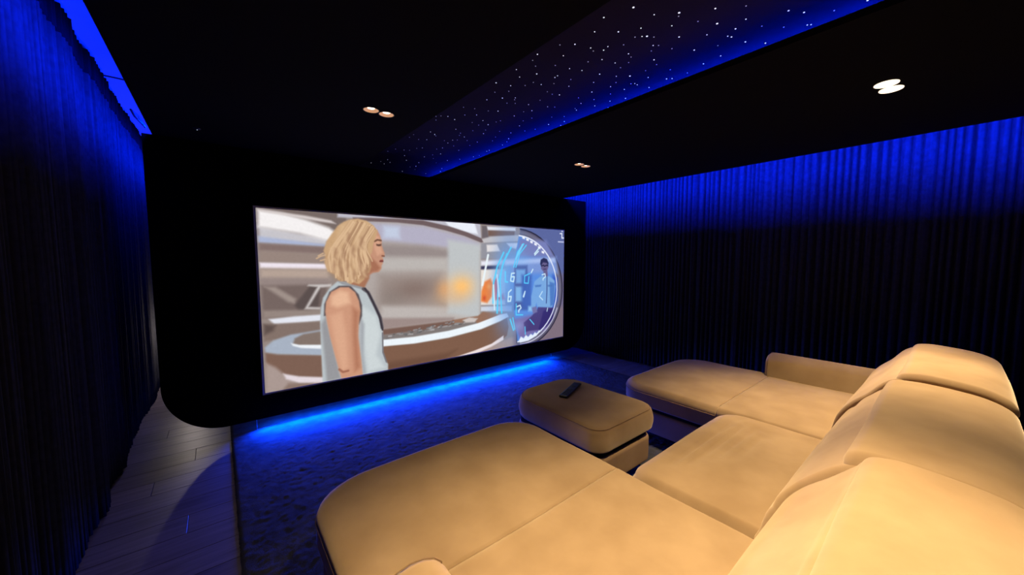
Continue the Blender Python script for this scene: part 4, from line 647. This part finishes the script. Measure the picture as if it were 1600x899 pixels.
SX0, SX1, SZ0, SZ1 = .272, 4.052, .337, 1.940
def paint():
    W, Hh = 800, 339
    img = np.zeros((Hh, W, 3), np.float32) + np.array([150, 136, 130], np.float32) / 255
    asp = (SX1 - SX0) / (SZ1 - SZ0)
    gx, gy = np.meshgrid((np.arange(W) + .5) / W * asp, (np.arange(Hh) + .5) / Hh)   # y up, unit = picture height
    k = 1 / 190.
    for kind, col, f, P in PIC:
        c = np.array(col, np.float32) / 255; P = np.array(P, float)
        if kind == 'g':
            (cx, cy), (rx, ry) = P; a = f * np.exp(-(((gx - cx * asp) / (rx * asp)) ** 2 + ((gy - cy) / ry) ** 2) * 1.3)
            img += (c - img) * a[..., None]; continue
        P[:, 0] *= asp; wd = f * k / (1 if kind == 'l' else 1)
        pad = wd * 1.6 + .01
        x0, x1 = P[:, 0].min() - pad, P[:, 0].max() + pad; y0, y1 = P[:, 1].min() - pad, P[:, 1].max() + pad
        i0, i1 = max(0, int(x0 / asp * W)), min(W, int(x1 / asp * W) + 2); j0, j1 = max(0, int(y0 * Hh)), min(Hh, int(y1 * Hh) + 2)
        if i0 >= i1 or j0 >= j1: continue
        X = gx[j0:j1, i0:i1]; Y = gy[j0:j1, i0:i1]
        n = len(P); d = np.full(X.shape, 9.); ins = np.zeros(X.shape, bool)
        for q in range(n if kind == 'p' else n - 1):
            ax, ay = P[q]; bx_, by = P[(q + 1) % n]; ex, ey = bx_ - ax, by - ay
            L2 = ex * ex + ey * ey + 1e-12
            t = np.clip(((X - ax) * ex + (Y - ay) * ey) / L2, 0, 1)
            d = np.minimum(d, np.hypot(X - ax - t * ex, Y - ay - t * ey))
            if kind == 'p':
                cr = ((ay > Y) != (by > Y)) & (X < ex * (Y - ay) / (ey + (1e-12 if ey >= 0 else -1e-12)) + ax); ins ^= cr
        if kind == 'p':
            sd = np.where(ins, -d, d); a = np.clip(.5 - sd / (wd * .9 + .003), 0, 1); a = a * a * (3 - 2 * a)
        else:
            a = np.clip(1.0 - (d - wd * .35) / (.0035 + wd * .25), 0, 1)
        img[j0:j1, i0:i1] += (c - img[j0:j1, i0:i1]) * a[..., None]
    g = rng.normal(0, 1, (Hh // 3 + 2, W // 3 + 2)); g = np.kron(g, np.ones((3, 3)))[:Hh, :W]
    g = (g + np.roll(g, 1, 0) + np.roll(g, 1, 1)) / 3
    img = np.clip(img * (1 + .006 * g[..., None]), 0, 1)
    for _ in range(1): img = (img * 4 + np.roll(img, 1, 0) + np.roll(img, -1, 0) + np.roll(img, 1, 1) + np.roll(img, -1, 1)) / 8
    return img
img = paint()
Hh, W, _ = img.shape
xs = np.linspace(SX0, SX1, W + 1); zs = np.linspace(SZ0, SZ1, Hh + 1)
XX, ZZ = np.meshgrid(xs, zs); V = np.stack([XX, np.full_like(XX, PY - .016), ZZ], -1).reshape(-1, 3)
i = np.arange(Hh)[:, None] * (W + 1) + np.arange(W)[None]; q = np.stack([i, i + 1, i + W + 2, i + W + 1], -1).reshape(-1, 4)
me = bpy.data.meshes.new('picture'); me.vertices.add(len(V)); me.vertices.foreach_set('co', V.astype(np.float32).ravel())
me.loops.add(q.size); me.loops.foreach_set('vertex_index', q.ravel().astype(np.int32))
me.polygons.add(len(q)); me.polygons.foreach_set('loop_start', np.arange(0, q.size, 4, dtype=np.int32)); me.update(calc_edges=True)
cs = img.reshape(-1, 3); lin = np.where(cs <= .04045, cs / 12.92, ((cs + .055) / 1.055) ** 2.4)
ca = me.color_attributes.new('picture_colour', 'FLOAT_COLOR', 'CORNER')
ca.data.foreach_set('color', np.repeat(np.concatenate([lin, np.ones((len(lin), 1))], 1), 4, 0).astype(np.float32).ravel())
mp = bpy.data.materials.new('projected_film_picture'); mp.use_nodes = True; nt = mp.node_tree; nt.nodes.clear()
out = nt.nodes.new('ShaderNodeOutputMaterial'); em = nt.nodes.new('ShaderNodeEmission'); at = nt.nodes.new('ShaderNodeAttribute'); at.attribute_name = 'picture_colour'
nt.links.new(at.outputs['Color'], em.inputs['Color']); nt.links.new(em.outputs[0], out.inputs[0]); em.inputs['Strength'].default_value = 1.0
scr = thing('projection_screen', 'wide lit screen showing a woman with short blond hair in profile', 'screen', (2.16, PY, SZ0))
link('picture', me, mp, scr)
bx('screen_cloth', (SX0 - .018, SX1 + .012, PY - .014, PY - .001, SZ0 - .016, SZ1 + .016), M['screen_cloth'], scr)
for d in ((SX0 - .028, SX0 - .018, SZ0 - .026, SZ1 + .026), (SX1 + .012, SX1 + .022, SZ0 - .026, SZ1 + .026)):
    bx('frame_side', (d[0], d[1], PY - .02, PY - .001, d[2], d[3]), M['black_velvet'], scr, bev=.002)
for d in ((SZ0 - .026, SZ0 - .016), (SZ1 + .016, SZ1 + .026)):
    bx('frame_rail', (SX0 - .018, SX1 + .012, PY - .02, PY - .001, d[0], d[1]), M['black_velvet'], scr, bev=.002)

# ------------------------------------------------------------ LED strips in the coves
def strip(x, y0, y1, z, label):
    t = thing('led_strip', label, 'light strip', (x, (y0 + y1) / 2, z), 'blue cove light strips')
    bx('strip_holder', (x - .012, x + .012, y0, y1, z - .004, z), M['plastic'], t)
    bx('light_tape', (x - .005, x + .005, y0, y1, z, z + .003), M['led'], t)
strip(CL + .03, YB + .1, 3.82, CEIL + TH + .004, 'blue light strip on top of the lowered ceiling beside the left curtain')
strip(CR - .05, YB + .1, 3.82, CEIL + TH + .004, 'blue light strip on top of the lowered ceiling beside the right curtain')
strip(2.30, CY0, 4.5, CEIL + TH + .004, 'blue light strip on the right lip of the starry ceiling recess')

# ------------------------------------------------------------ recessed lamps
def downlight(x, y, label, hot, group=None):
    t = thing('downlight', label, 'ceiling light', (x, y, CEIL), group or 'recessed ceiling lamps')
    bm = bmesh.new(); lathe(bm, [(.044, .001), (.044, -.001), (.046, -.003), (.0485, -.002), (.049, 0)], (x, y, CEIL)); obj('trim_ring', bm, M['ring_hot_glow'] if hot else M['plastic'], t, True)
    bm = bmesh.new(); lathe(bm, [(.0445, -.001), (.040, .004), (.032, .009), (.022, .012)], (x, y, CEIL)); obj('reflector', bm, M['ring_hot_glow'] if hot else M['ring_glow'], t, True)
    bm = bmesh.new(); lathe(bm, [(.001, .009), (.016, .0095), (.022, .012), (.022, .03), (.001, .034)], (x, y, CEIL)); obj('lamp', bm, M['lens_hot'] if hot else M['lens_dim'], t, True)
M['ring_glow'] = mat('soft_glowing_reflector', (.62, .42, .27), .45, .5, emit=(.50, .25, .12), estr=.9)  # lamp light on the reflector is put in as its own glow
downlight(.78, 2.338, 'left one of the two dim round ceiling lamps above the left half of the screen', False)
downlight(.878, 2.347, 'right one of the two dim round ceiling lamps above the left half of the screen', False)
downlight(2.757, 2.373, 'left one of the small dim ceiling lamp pair above the right end of the screen', False)
downlight(2.862, 2.381, 'right one of the small dim ceiling lamp pair above the right end of the screen', False)
downlight(2.768, .300, 'bright ceiling lamp above the sofa, upper one of the glowing pair', True)
downlight(2.872, .292, 'bright ceiling lamp above the sofa, lower one of the glowing pair', True)
downlight(.78, .29, 'bright ceiling lamp over the near end of the sofa, left one', True)
downlight(.78, -1.7, 'added unseen ceiling lamp behind the sofa, left one of the near pair', True)  # back row added as fill light, out of view
downlight(.88, -1.7, 'added unseen ceiling lamp behind the sofa, right one of the near pair', True)
downlight(2.765, -1.7, 'added unseen ceiling lamp behind the sofa, left one of the far pair', True)
downlight(2.865, -1.7, 'added unseen ceiling lamp behind the sofa, right one of the far pair', True)
downlight(.88, .29, 'bright ceiling lamp over the near end of the sofa, right one', True)
t = thing('glint_fitting', 'tiny made-up ceiling sensor with a faint glint left of the lamp pair', 'fitting', (-.065, 3.43, CEIL))
bm = bmesh.new(); lathe(bm, [(.001, -.008), (.012, -.008), (.02, -.004), (.022, 0)], (-.065, 3.43, CEIL), 20); obj('glint_cap', bm, M['plastic'], t, True)
bm = bmesh.new(); lathe(bm, [(.0008, -.0105), (.002, -.010), (.003, -.008)], (-.065, 3.43, CEIL), 10); obj('glint_point', bm, M['star'], t, True)  # glowing point stands in for a glint on the ceiling; fitting made up
# small lamp on the wall behind the floating panel (it lights the floor on the left)
t = thing('wall_lamp', 'small wall lamp hidden behind the black screen panel', 'lamp', (-.30, YF, .72))
bx('lamp_plate', (-.34, -.26, YF - .015, YF, .66, .78), M['chrome'], t, bev=.003)
bm = bmesh.new(); tube(bm, [(-.30, YF - .012, .72), (-.30, 5.70, .72)], .008); obj('lamp_arm', bm, M['chrome'], t)
bm = bmesh.new(); lathe(bm, [(.02, .05), (.05, .045), (.05, .075), (.02, .08)], (-.30, 5.66, .72), 20, True); obj('lamp_cap', bm, M['chrome'], t)
# lead and bracket at the top left corner of the panel
bm = bmesh.new(); tube(bm, [(-.36, 3.70, 2.452), (-.40, 3.68, 2.50), (-.42, 3.72, 2.55), (-.39, 3.78, 2.53), (-.36, 3.80, 2.46)], .006)
tag(obj('power_lead', bm, M['plastic'], None, True), 'short dark cable looping in the blue cove at the top left corner of the panel', 'cable')

# ------------------------------------------------------------ sofa
def rect_ring(x0, x1, y0, y1, rad, nc=9, ne=9):
    """points of a rounded rectangle, counter-clockwise from lower left; rad per corner (ll, lr, ur, ul)"""
    P = []
    cs = [((x0, y0), (1, 1), 180, rad[0]), ((x1, y0), (-1, 1), 270, rad[1]), ((x1, y1), (-1, -1), 0, rad[2]), ((x0, y1), (1, -1), 90, rad[3])]
    arcs = []
    for (cx, cy), (sx, sy), a0, r in cs:
        arcs.append([(cx + sx * r + r * math.cos(R(a0 + 90 * i / nc)), cy + sy * r + r * math.sin(R(a0 + 90 * i / nc))) for i in range(nc + 1)])
    for k in range(4):
        P += arcs[k]; a = arcs[k][-1]; b = arcs[(k + 1) % 4][0]
        P += [(a[0] + (b[0] - a[0]) * i / ne, a[1] + (b[1] - a[1]) * i / ne) for i in range(1, ne)]
    return P
def cushion(name, dims, mt, parent, rad=(.05,) * 4, w=(1, 1, 1, 1), re=.06, rb=.03, crown=.015, relief=None, bulge=.0):
    """soft upholstered block: w = how much each side (left, right, low y, high y) rolls over at the top edge"""
    x0, x1, y0, y1, z0, z1 = dims; prof = []
    for i in range(5): a = math.pi / 2 * i / 4; prof.append((rb * (1 - math.sin(a)), z0 + rb * (1 - math.cos(a))))
    for i in range(1, 5): t = i / 5; prof.append((-bulge * math.sin(math.pi * t), z0 + rb + (z1 - re - z0 - rb) * t))
    for i in range(9): a = math.pi / 2 * i / 8; prof.append((re * (1 - math.cos(a)), z1 - re + re * math.sin(a)))
    vs = []; n = None; rings = 0
    def ring(d, z, s=1.0, top=False):
        nonlocal n, rings
        a0, a1, b0, b1 = x0 + d * w[0], x1 - d * w[1], y0 + d * w[2], y1 - d * w[3]
        P = rect_ring(a0, a1, b0, b1, [max(r, .003) for r in rad]); n = len(P); cx, cy = (a0 + a1) / 2, (b0 + b1) / 2
        for px, py in P:
            px, py = cx + (px - cx) * s, cy + (py - cy) * s
            vs.append((px, py, z + (relief(px, py) if relief and top else 0)))
        rings += 1
    for d, z in prof: ring(d, z, 1.0, z > z1 - re * .5)
    K = 22
    for k in range(1, K): t = k / K; ring(re, z1 + crown * (1 - (1 - t) ** 2), 1 - t, True)
    fs = []
    for r in range(rings - 1):
        for i in range(n):
            a = r * n + i; b = r * n + (i + 1) % n; fs.append((a, b, b + n, a + n))
    fs.append(tuple(range(n))[::-1]); fs.append(tuple(range((rings - 1) * n, rings * n)))
    return mesh(name, vs, fs, mt, parent, True)
def seam(name, dims, rad, z, r, mt, parent, parts=None):
    P = rect_ring(*dims, rad); bm = bmesh.new(); tube(bm, [(x, y, z) for x, y in P], r, 6, True); return obj(name, bm, mt, parent, True)
def catmull(P, m=7, closed=False):
    P = [Vector(p) for p in P]; out = []; n = len(P)
    for i in range(n if closed else n - 1):
        a, b, c, d = (P[(i - 1) % n] if closed or i else P[i]), P[i], P[(i + 1) % n], (P[(i + 2) % n] if closed or i + 2 < n else P[i + 1])
        for k in range(m):
            t = k / m; out.append(.5 * ((2 * b) + (c - a) * t + (2 * a - 5 * b + 4 * c - d) * t * t + (3 * b - a - 3 * c + d) * t ** 3))
    if not closed: out.append(P[-1])
    return out
def bolster(name, prof, x0, x1, mt, parent, re=.05, e0=1., e1=1., relief=None):
    """padded body: closed profile in y,z swept along x with rolled ends"""
    P = catmull([(a, b) for a, b in prof], 6, True); n = len(P)
    area2 = sum(P[i].x * P[(i + 1) % n].y - P[(i + 1) % n].x * P[i].y for i in range(n)); sg = 1 if area2 > 0 else -1
    N = []
    for i in range(n):
        t = (P[(i + 1) % n] - P[i - 1]).normalized(); N.append(Vector((-t.y, t.x)) * sg)     # inward
    secs = []
    for i in range(9): a = math.pi / 2 * i / 8; secs.append((x0 + re * (1 - math.cos(a)) * e0, re * (1 - math.sin(a)) * e0))
    m = 26
    for i in range(1, m): secs.append((x0 + re * e0 + (x1 - x0 - re * (e0 + e1)) * i / m, 0))
    for i in range(9): a = math.pi / 2 * i / 8; secs.append((x1 - re * e1 * (1 - math.sin(a)), re * (1 - math.cos(a)) * e1))
    vs = []
    for x, d in secs:
        for p, q in zip(P, N):
            y, z = p.x + q.x * d, p.y + q.y * d
            if relief: k = relief(x, y, z); y, z = y - q.x * k, z - q.y * k
            vs.append((x, y, z))
    fs = []
    for r in range(len(secs) - 1):
        for i in range(n):
            a = r * n + i; b = r * n + (i + 1) % n; fs.append((a, b, b + n, a + n))
    fs.append(tuple(range(n))[::-1]); fs.append(tuple(range((len(secs) - 1) * n, len(secs) * n)))
    o = mesh(name, vs, fs, mt, parent, True)
    bm = bmesh.new(); bm.from_mesh(o.data); bmesh.ops.recalc_face_normals(bm, faces=bm.faces); bm.to_mesh(o.data); bm.free()
    return o
def wrinkle(px, py, lines):
    v = 0
    for (ax, ay), (bx_, by), wd, dp in lines:
        ex, ey = bx_ - ax, by - ay; t = max(0, min(1, ((px - ax) * ex + (py - ay) * ey) / (ex * ex + ey * ey)))
        d = math.hypot(px - ax - t * ex, py - ay - t * ey); v += dp * math.exp(-(d / wd) ** 2) * math.sin(math.pi * min(max(t, .04), .96)) ** .6
    return v

ZS = .465
AX0, AX1, BX1, CX1s = .27, 1.53, 2.665, 3.90
sofa = thing('sectional_sofa', 'large camel suede corner sofa with two footrests, raised headrest and low arms', 'sofa', (2.1, .5, 0))
S = M['suede']
def low(px, py): return .004 * math.sin(px * 5.1 + py * 3.3) * math.sin(py * 6.7 - px * 2.1)
# left module
cushion('seat', (AX0, AX1, .10, 1.02, .30, ZS), S, sofa, (.03, .03, .006, .006), (1, .75, .3, .05), .055, .02, .006, low)
cushion('footrest', (AX0 - .005, AX1, 1.0205, 1.83, .30, ZS), S, sofa, (.006, .006, .20, .24), (1, .9, .05, 1.1), .055, .02, .006, low)
# middle module
W2 = [(a, b, w_, d * 4.5) for a, b, w_, d in [((1.72, .86), (2.55, .84), .022, -.004), ((1.80, .80), (2.5, .785), .02, -.005), ((1.9, .74), (2.6, .72), .022, -.004), ((2.0, .67), (2.55, .66), .025, -.003), ((1.75, .83), (2.4, .815), .014, .003)]]
cushion('seat', (AX1 + .004, BX1 - .004, .10, .985, .30, ZS + .012), S, sofa, (.03, .03, .10, .10), (.55, .55, .3, 1.5), .06, .02, .022, lambda a, b: low(a, b) + wrinkle(a, b, W2), .012)
# right module
cushion('seat', (BX1, CX1s, .10, 1.02, .30, ZS), S, sofa, (.03, .03, .006, .006), (.75, 1, .3, .05), .055, .02, .006, low)
cushion('footrest', (BX1, CX1s + .005, 1.0205, 1.83, .30, ZS), S, sofa, (.006, .006, .24, .20), (.9, 1, .05, 1.1), .055, .02, .006, low)
# piping under the rolled top edges
for dims, rad in (((AX0 - .006, AX1 + .001, 1.022, 1.832), (.012, .012, .20, .24)), ((BX1 - .001, CX1s + .006, 1.022, 1.832), (.012, .012, .24, .20))):
    seam('piping', dims, rad, ZS - .058, .0028, M['piping'], sofa)
# lower bodies with a black recess between
def lower(dims, rad, feet):
    x0, x1, y0, y1 = dims
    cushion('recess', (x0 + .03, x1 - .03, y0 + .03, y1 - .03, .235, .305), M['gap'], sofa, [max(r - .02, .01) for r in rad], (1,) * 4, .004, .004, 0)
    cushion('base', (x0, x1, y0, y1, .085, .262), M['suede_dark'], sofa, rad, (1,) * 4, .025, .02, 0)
    for fx, fy in feet:
        bm = bmesh.new(); lathe(bm, [(.018, .0175), (.022, .023), (.028, .088)], (fx, fy, 0), 16, True); obj('leg', bm, M['foot'], sofa, False)
lower((AX0 + .02, AX1 - .02, .0, 1.79), (.03, .03, .17, .17), ((AX0 + .2, 1.6), (AX1 - .2, 1.6), (AX0 + .15, .1), (AX1 - .15, .1)))
lower((AX1 - .01, BX1 + .01, .0, .92), (.03, .03, .02, .02), ((1.8, .8), (2.4, .8)))
lower((BX1 + .02, CX1s - .02, .0, 1.79), (.03, .03, .17, .17), ((BX1 + .2, 1.6), (CX1s - .2, 1.6), (BX1 + .15, .1), (CX1s - .15, .1)))
# backs: a lumbar body and a padded head part on top of it
def back(x0, x1, oy, oz, hy, relief=None):
    pr = [(.415 + oy, .40), (.412 + oy, .50), (.378 + oy, .62), (.325 + oy, .71), (.268 + oy, .78), (.208 + oy, .845 + oz), (.14, .87 + oz), (0, .85), (-.12, .80), (-.19, .62), (-.24, .40), (-.25, .14), (-.2, .12), (0, .13), (.2, .25)]
    bolster('backrest', pr, x0 - .006, x1 + .006, S, sofa, .018, 1, 1, relief)
    z = .905 + oz
    pr = [(.19 + hy, z - .085), (.205 + hy, z - .045), (.190 + hy, z - .012), (.150 + hy, z), (.06, z + .003), (-.06, z - .006), (-.13, z - .022), (-.185, z - .055), (-.205, z - .11), (-.16, z - .14), (0, z - .13), (.13 + hy, z - .12)]
    bolster('headrest', pr, x0 + .004, x1 - .004, S, sofa, .03, 1, 1, lambda x, y, z: .003 * math.sin(x * 5 + y * 9))
def rel_a(x, y, z): return .014 * math.exp(-((z - .68) / .12) ** 2) * (1 if y > .15 else 0) + .004 * math.sin(x * 4 + z * 5)
def rel_b(x, y, z):
    v = .004 * math.sin(x * 3 + y * 7)
    if y > .16: v += -.006 * math.exp(-((z - .66 - (x - 2.1) * .1) / .02) ** 2) + .003 * math.sin((z + x * .35) * 75) * math.exp(-((z - .72) / .08) ** 2) * math.exp(-((x - 2.3) / .35) ** 2)
    return v
back(AX0 - .05, AX1, -.035, .010, -.05, rel_a)
back(AX1, BX1, .0, -.008, .0, rel_b)
back(BX1, 3.76, .0, .022, -.03, rel_a)
# armrests
def arm(x0, x1, y0, y1, zt):
    # round-topped low arm, swept along y: built along x then turned
    r = (x1 - x0) / 2; cx = (x0 + x1) / 2; pr = [(x0, .30), (x0 - .004, .44), (x0 + .004, zt - r * .8)]
    for i in range(1, 8): a = math.pi * (1 - i / 8); pr.append((cx + r * math.cos(a), zt - r * .72 + r * .72 * math.sin(a)))
    pr += [(x1 - .004, zt - r * .8), (x1 + .004, .44), (x1, .30)]
    P = pr; secs = []; re = .05
    for i in range(7): a = math.pi / 2 * i / 6; secs.append((y1 - re * (1 - math.sin(a)) , re * .8 * (1 - math.cos(a)) ))
    secs = [(y0, 0)] + [(y0 + (y1 - re - y0) * i / 10, 0) for i in range(1, 11)] + [(y1 - re + re * math.sin(math.pi / 2 * i / 7), re * (1 - math.cos(math.pi / 2 * i / 7))) for i in range(1, 8)]
    vs = []; n = len(P)
    for y, d in secs:
        k = (r - d) / r
        for px, pz in P: vs.append((cx + (px - cx) * k, y, .30 + (pz - .30) * (1 - d * 1.2 / (zt - .3))))
    fs = [(a * n + i, a * n + i + 1, (a + 1) * n + i + 1, (a + 1) * n + i) for a in range(len(secs) - 1) for i in range(n - 1)]
    fs += [(a * n + n - 1, a * n, (a + 1) * n, (a + 1) * n + n - 1) for a in range(len(secs) - 1)]
    fs.append(tuple(range(n))); fs.append(tuple(range((len(secs) - 1) * n, len(secs) * n))[::-1])
    o = mesh('armrest', vs, fs, S, sofa, True)
    bm = bmesh.new(); bm.from_mesh(o.data); bmesh.ops.recalc_face_normals(bm, faces=bm.faces); bm.to_mesh(o.data); bm.free()
    # stitched edge of the front end
    bm = bmesh.new(); y = y1 - .03
    tube(bm, [(cx + (px - cx) * 1.0, y, pz + .0005) for px, pz in P], .0022, 6); s = obj('stitching', bm, M['piping'], o); s.location = -Vector(sofa.location) - Vector(o.location)
    s.parent = o; s.location = (0, 0, 0)
    return o
arm(3.76, 3.98, -.2, 1.06, .665)
arm(.275, .475, -.2, .935, .665)

# ------------------------------------------------------------ ottoman
ott = thing('ottoman', 'camel suede ottoman with rounded corners between the two footrests', 'ottoman', (2.0, 1.68, 0))
OX0, OX1, OY0, OY1 = 1.715, 2.385, 1.29, 2.15
ORAD = (.10, .11, .16, .20)
cushion('top_cushion', (OX0, OX1, OY0, OY1, .315, .475), S, ott, ORAD, (1,) * 4, .045, .02, .012, low, .006)
seam('piping', (OX0 + .012, OX1 - .012, OY0 + .012, OY1 - .012), ORAD, .475 - .012, .0025, M['piping'], ott)
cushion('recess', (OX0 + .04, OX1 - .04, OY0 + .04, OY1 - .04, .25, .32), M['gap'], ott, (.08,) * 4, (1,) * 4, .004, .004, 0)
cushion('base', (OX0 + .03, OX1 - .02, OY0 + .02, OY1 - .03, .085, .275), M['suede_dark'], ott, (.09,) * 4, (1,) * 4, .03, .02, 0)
for fx, fy in ((OX0 + .13, OY0 + .12), (OX1 - .12, OY0 + .12), (OX0 + .13, OY1 - .13), (OX1 - .12, OY1 - .13)):
    bm = bmesh.new(); lathe(bm, [(.020, .0175), (.024, .023), (.030, .088)], (fx, fy, 0), 16, True); obj('foot', bm, M['foot'], ott)

# remote control on the ottoman
rem = thing('remote_control', 'slim black remote control lying on the ottoman', 'remote', (2.08, 1.845, .489))
ang = math.atan2(.125, .31)
def rot_to(o):                                           # remote parts are written around the origin, then turned
    o.location = (0, 0, 0); o.rotation_euler = (0, 0, 0)
rem.rotation_euler = (0, 0, ang)
def rp(name, dims, mt, bev):
    bm = bmesh.new(); box(bm, *dims, bev=bev, seg=3); me = bpy.data.meshes.new(name); bmesh.ops.recalc_face_normals(bm, faces=bm.faces); bm.to_mesh(me); bm.free(); me.materials.append(mt)
    o = bpy.data.objects.new(name, me); COL.objects.link(o); o.parent = rem; return o
rp('remote_body', (-.165, .165, -.033, .033, -.002, .016), M['plastic'], .006)
for i in range(5):
    for j in range(3):
        rp('button', (-.13 + i * .026, -.114 + i * .026, -.021 + j * .0155, -.010 + j * .0155, .0155, .018), M['button'], .001)
bm = bmesh.new(); lathe(bm, [(.001, .0185), (.016, .0185), (.0185, .016)], (.06, 0, 0), 20)
me = bpy.data.meshes.new('dial'); bm.to_mesh(me); bm.free(); me.materials.append(M['button']); o = bpy.data.objects.new('dial', me); COL.objects.link(o); o.parent = rem
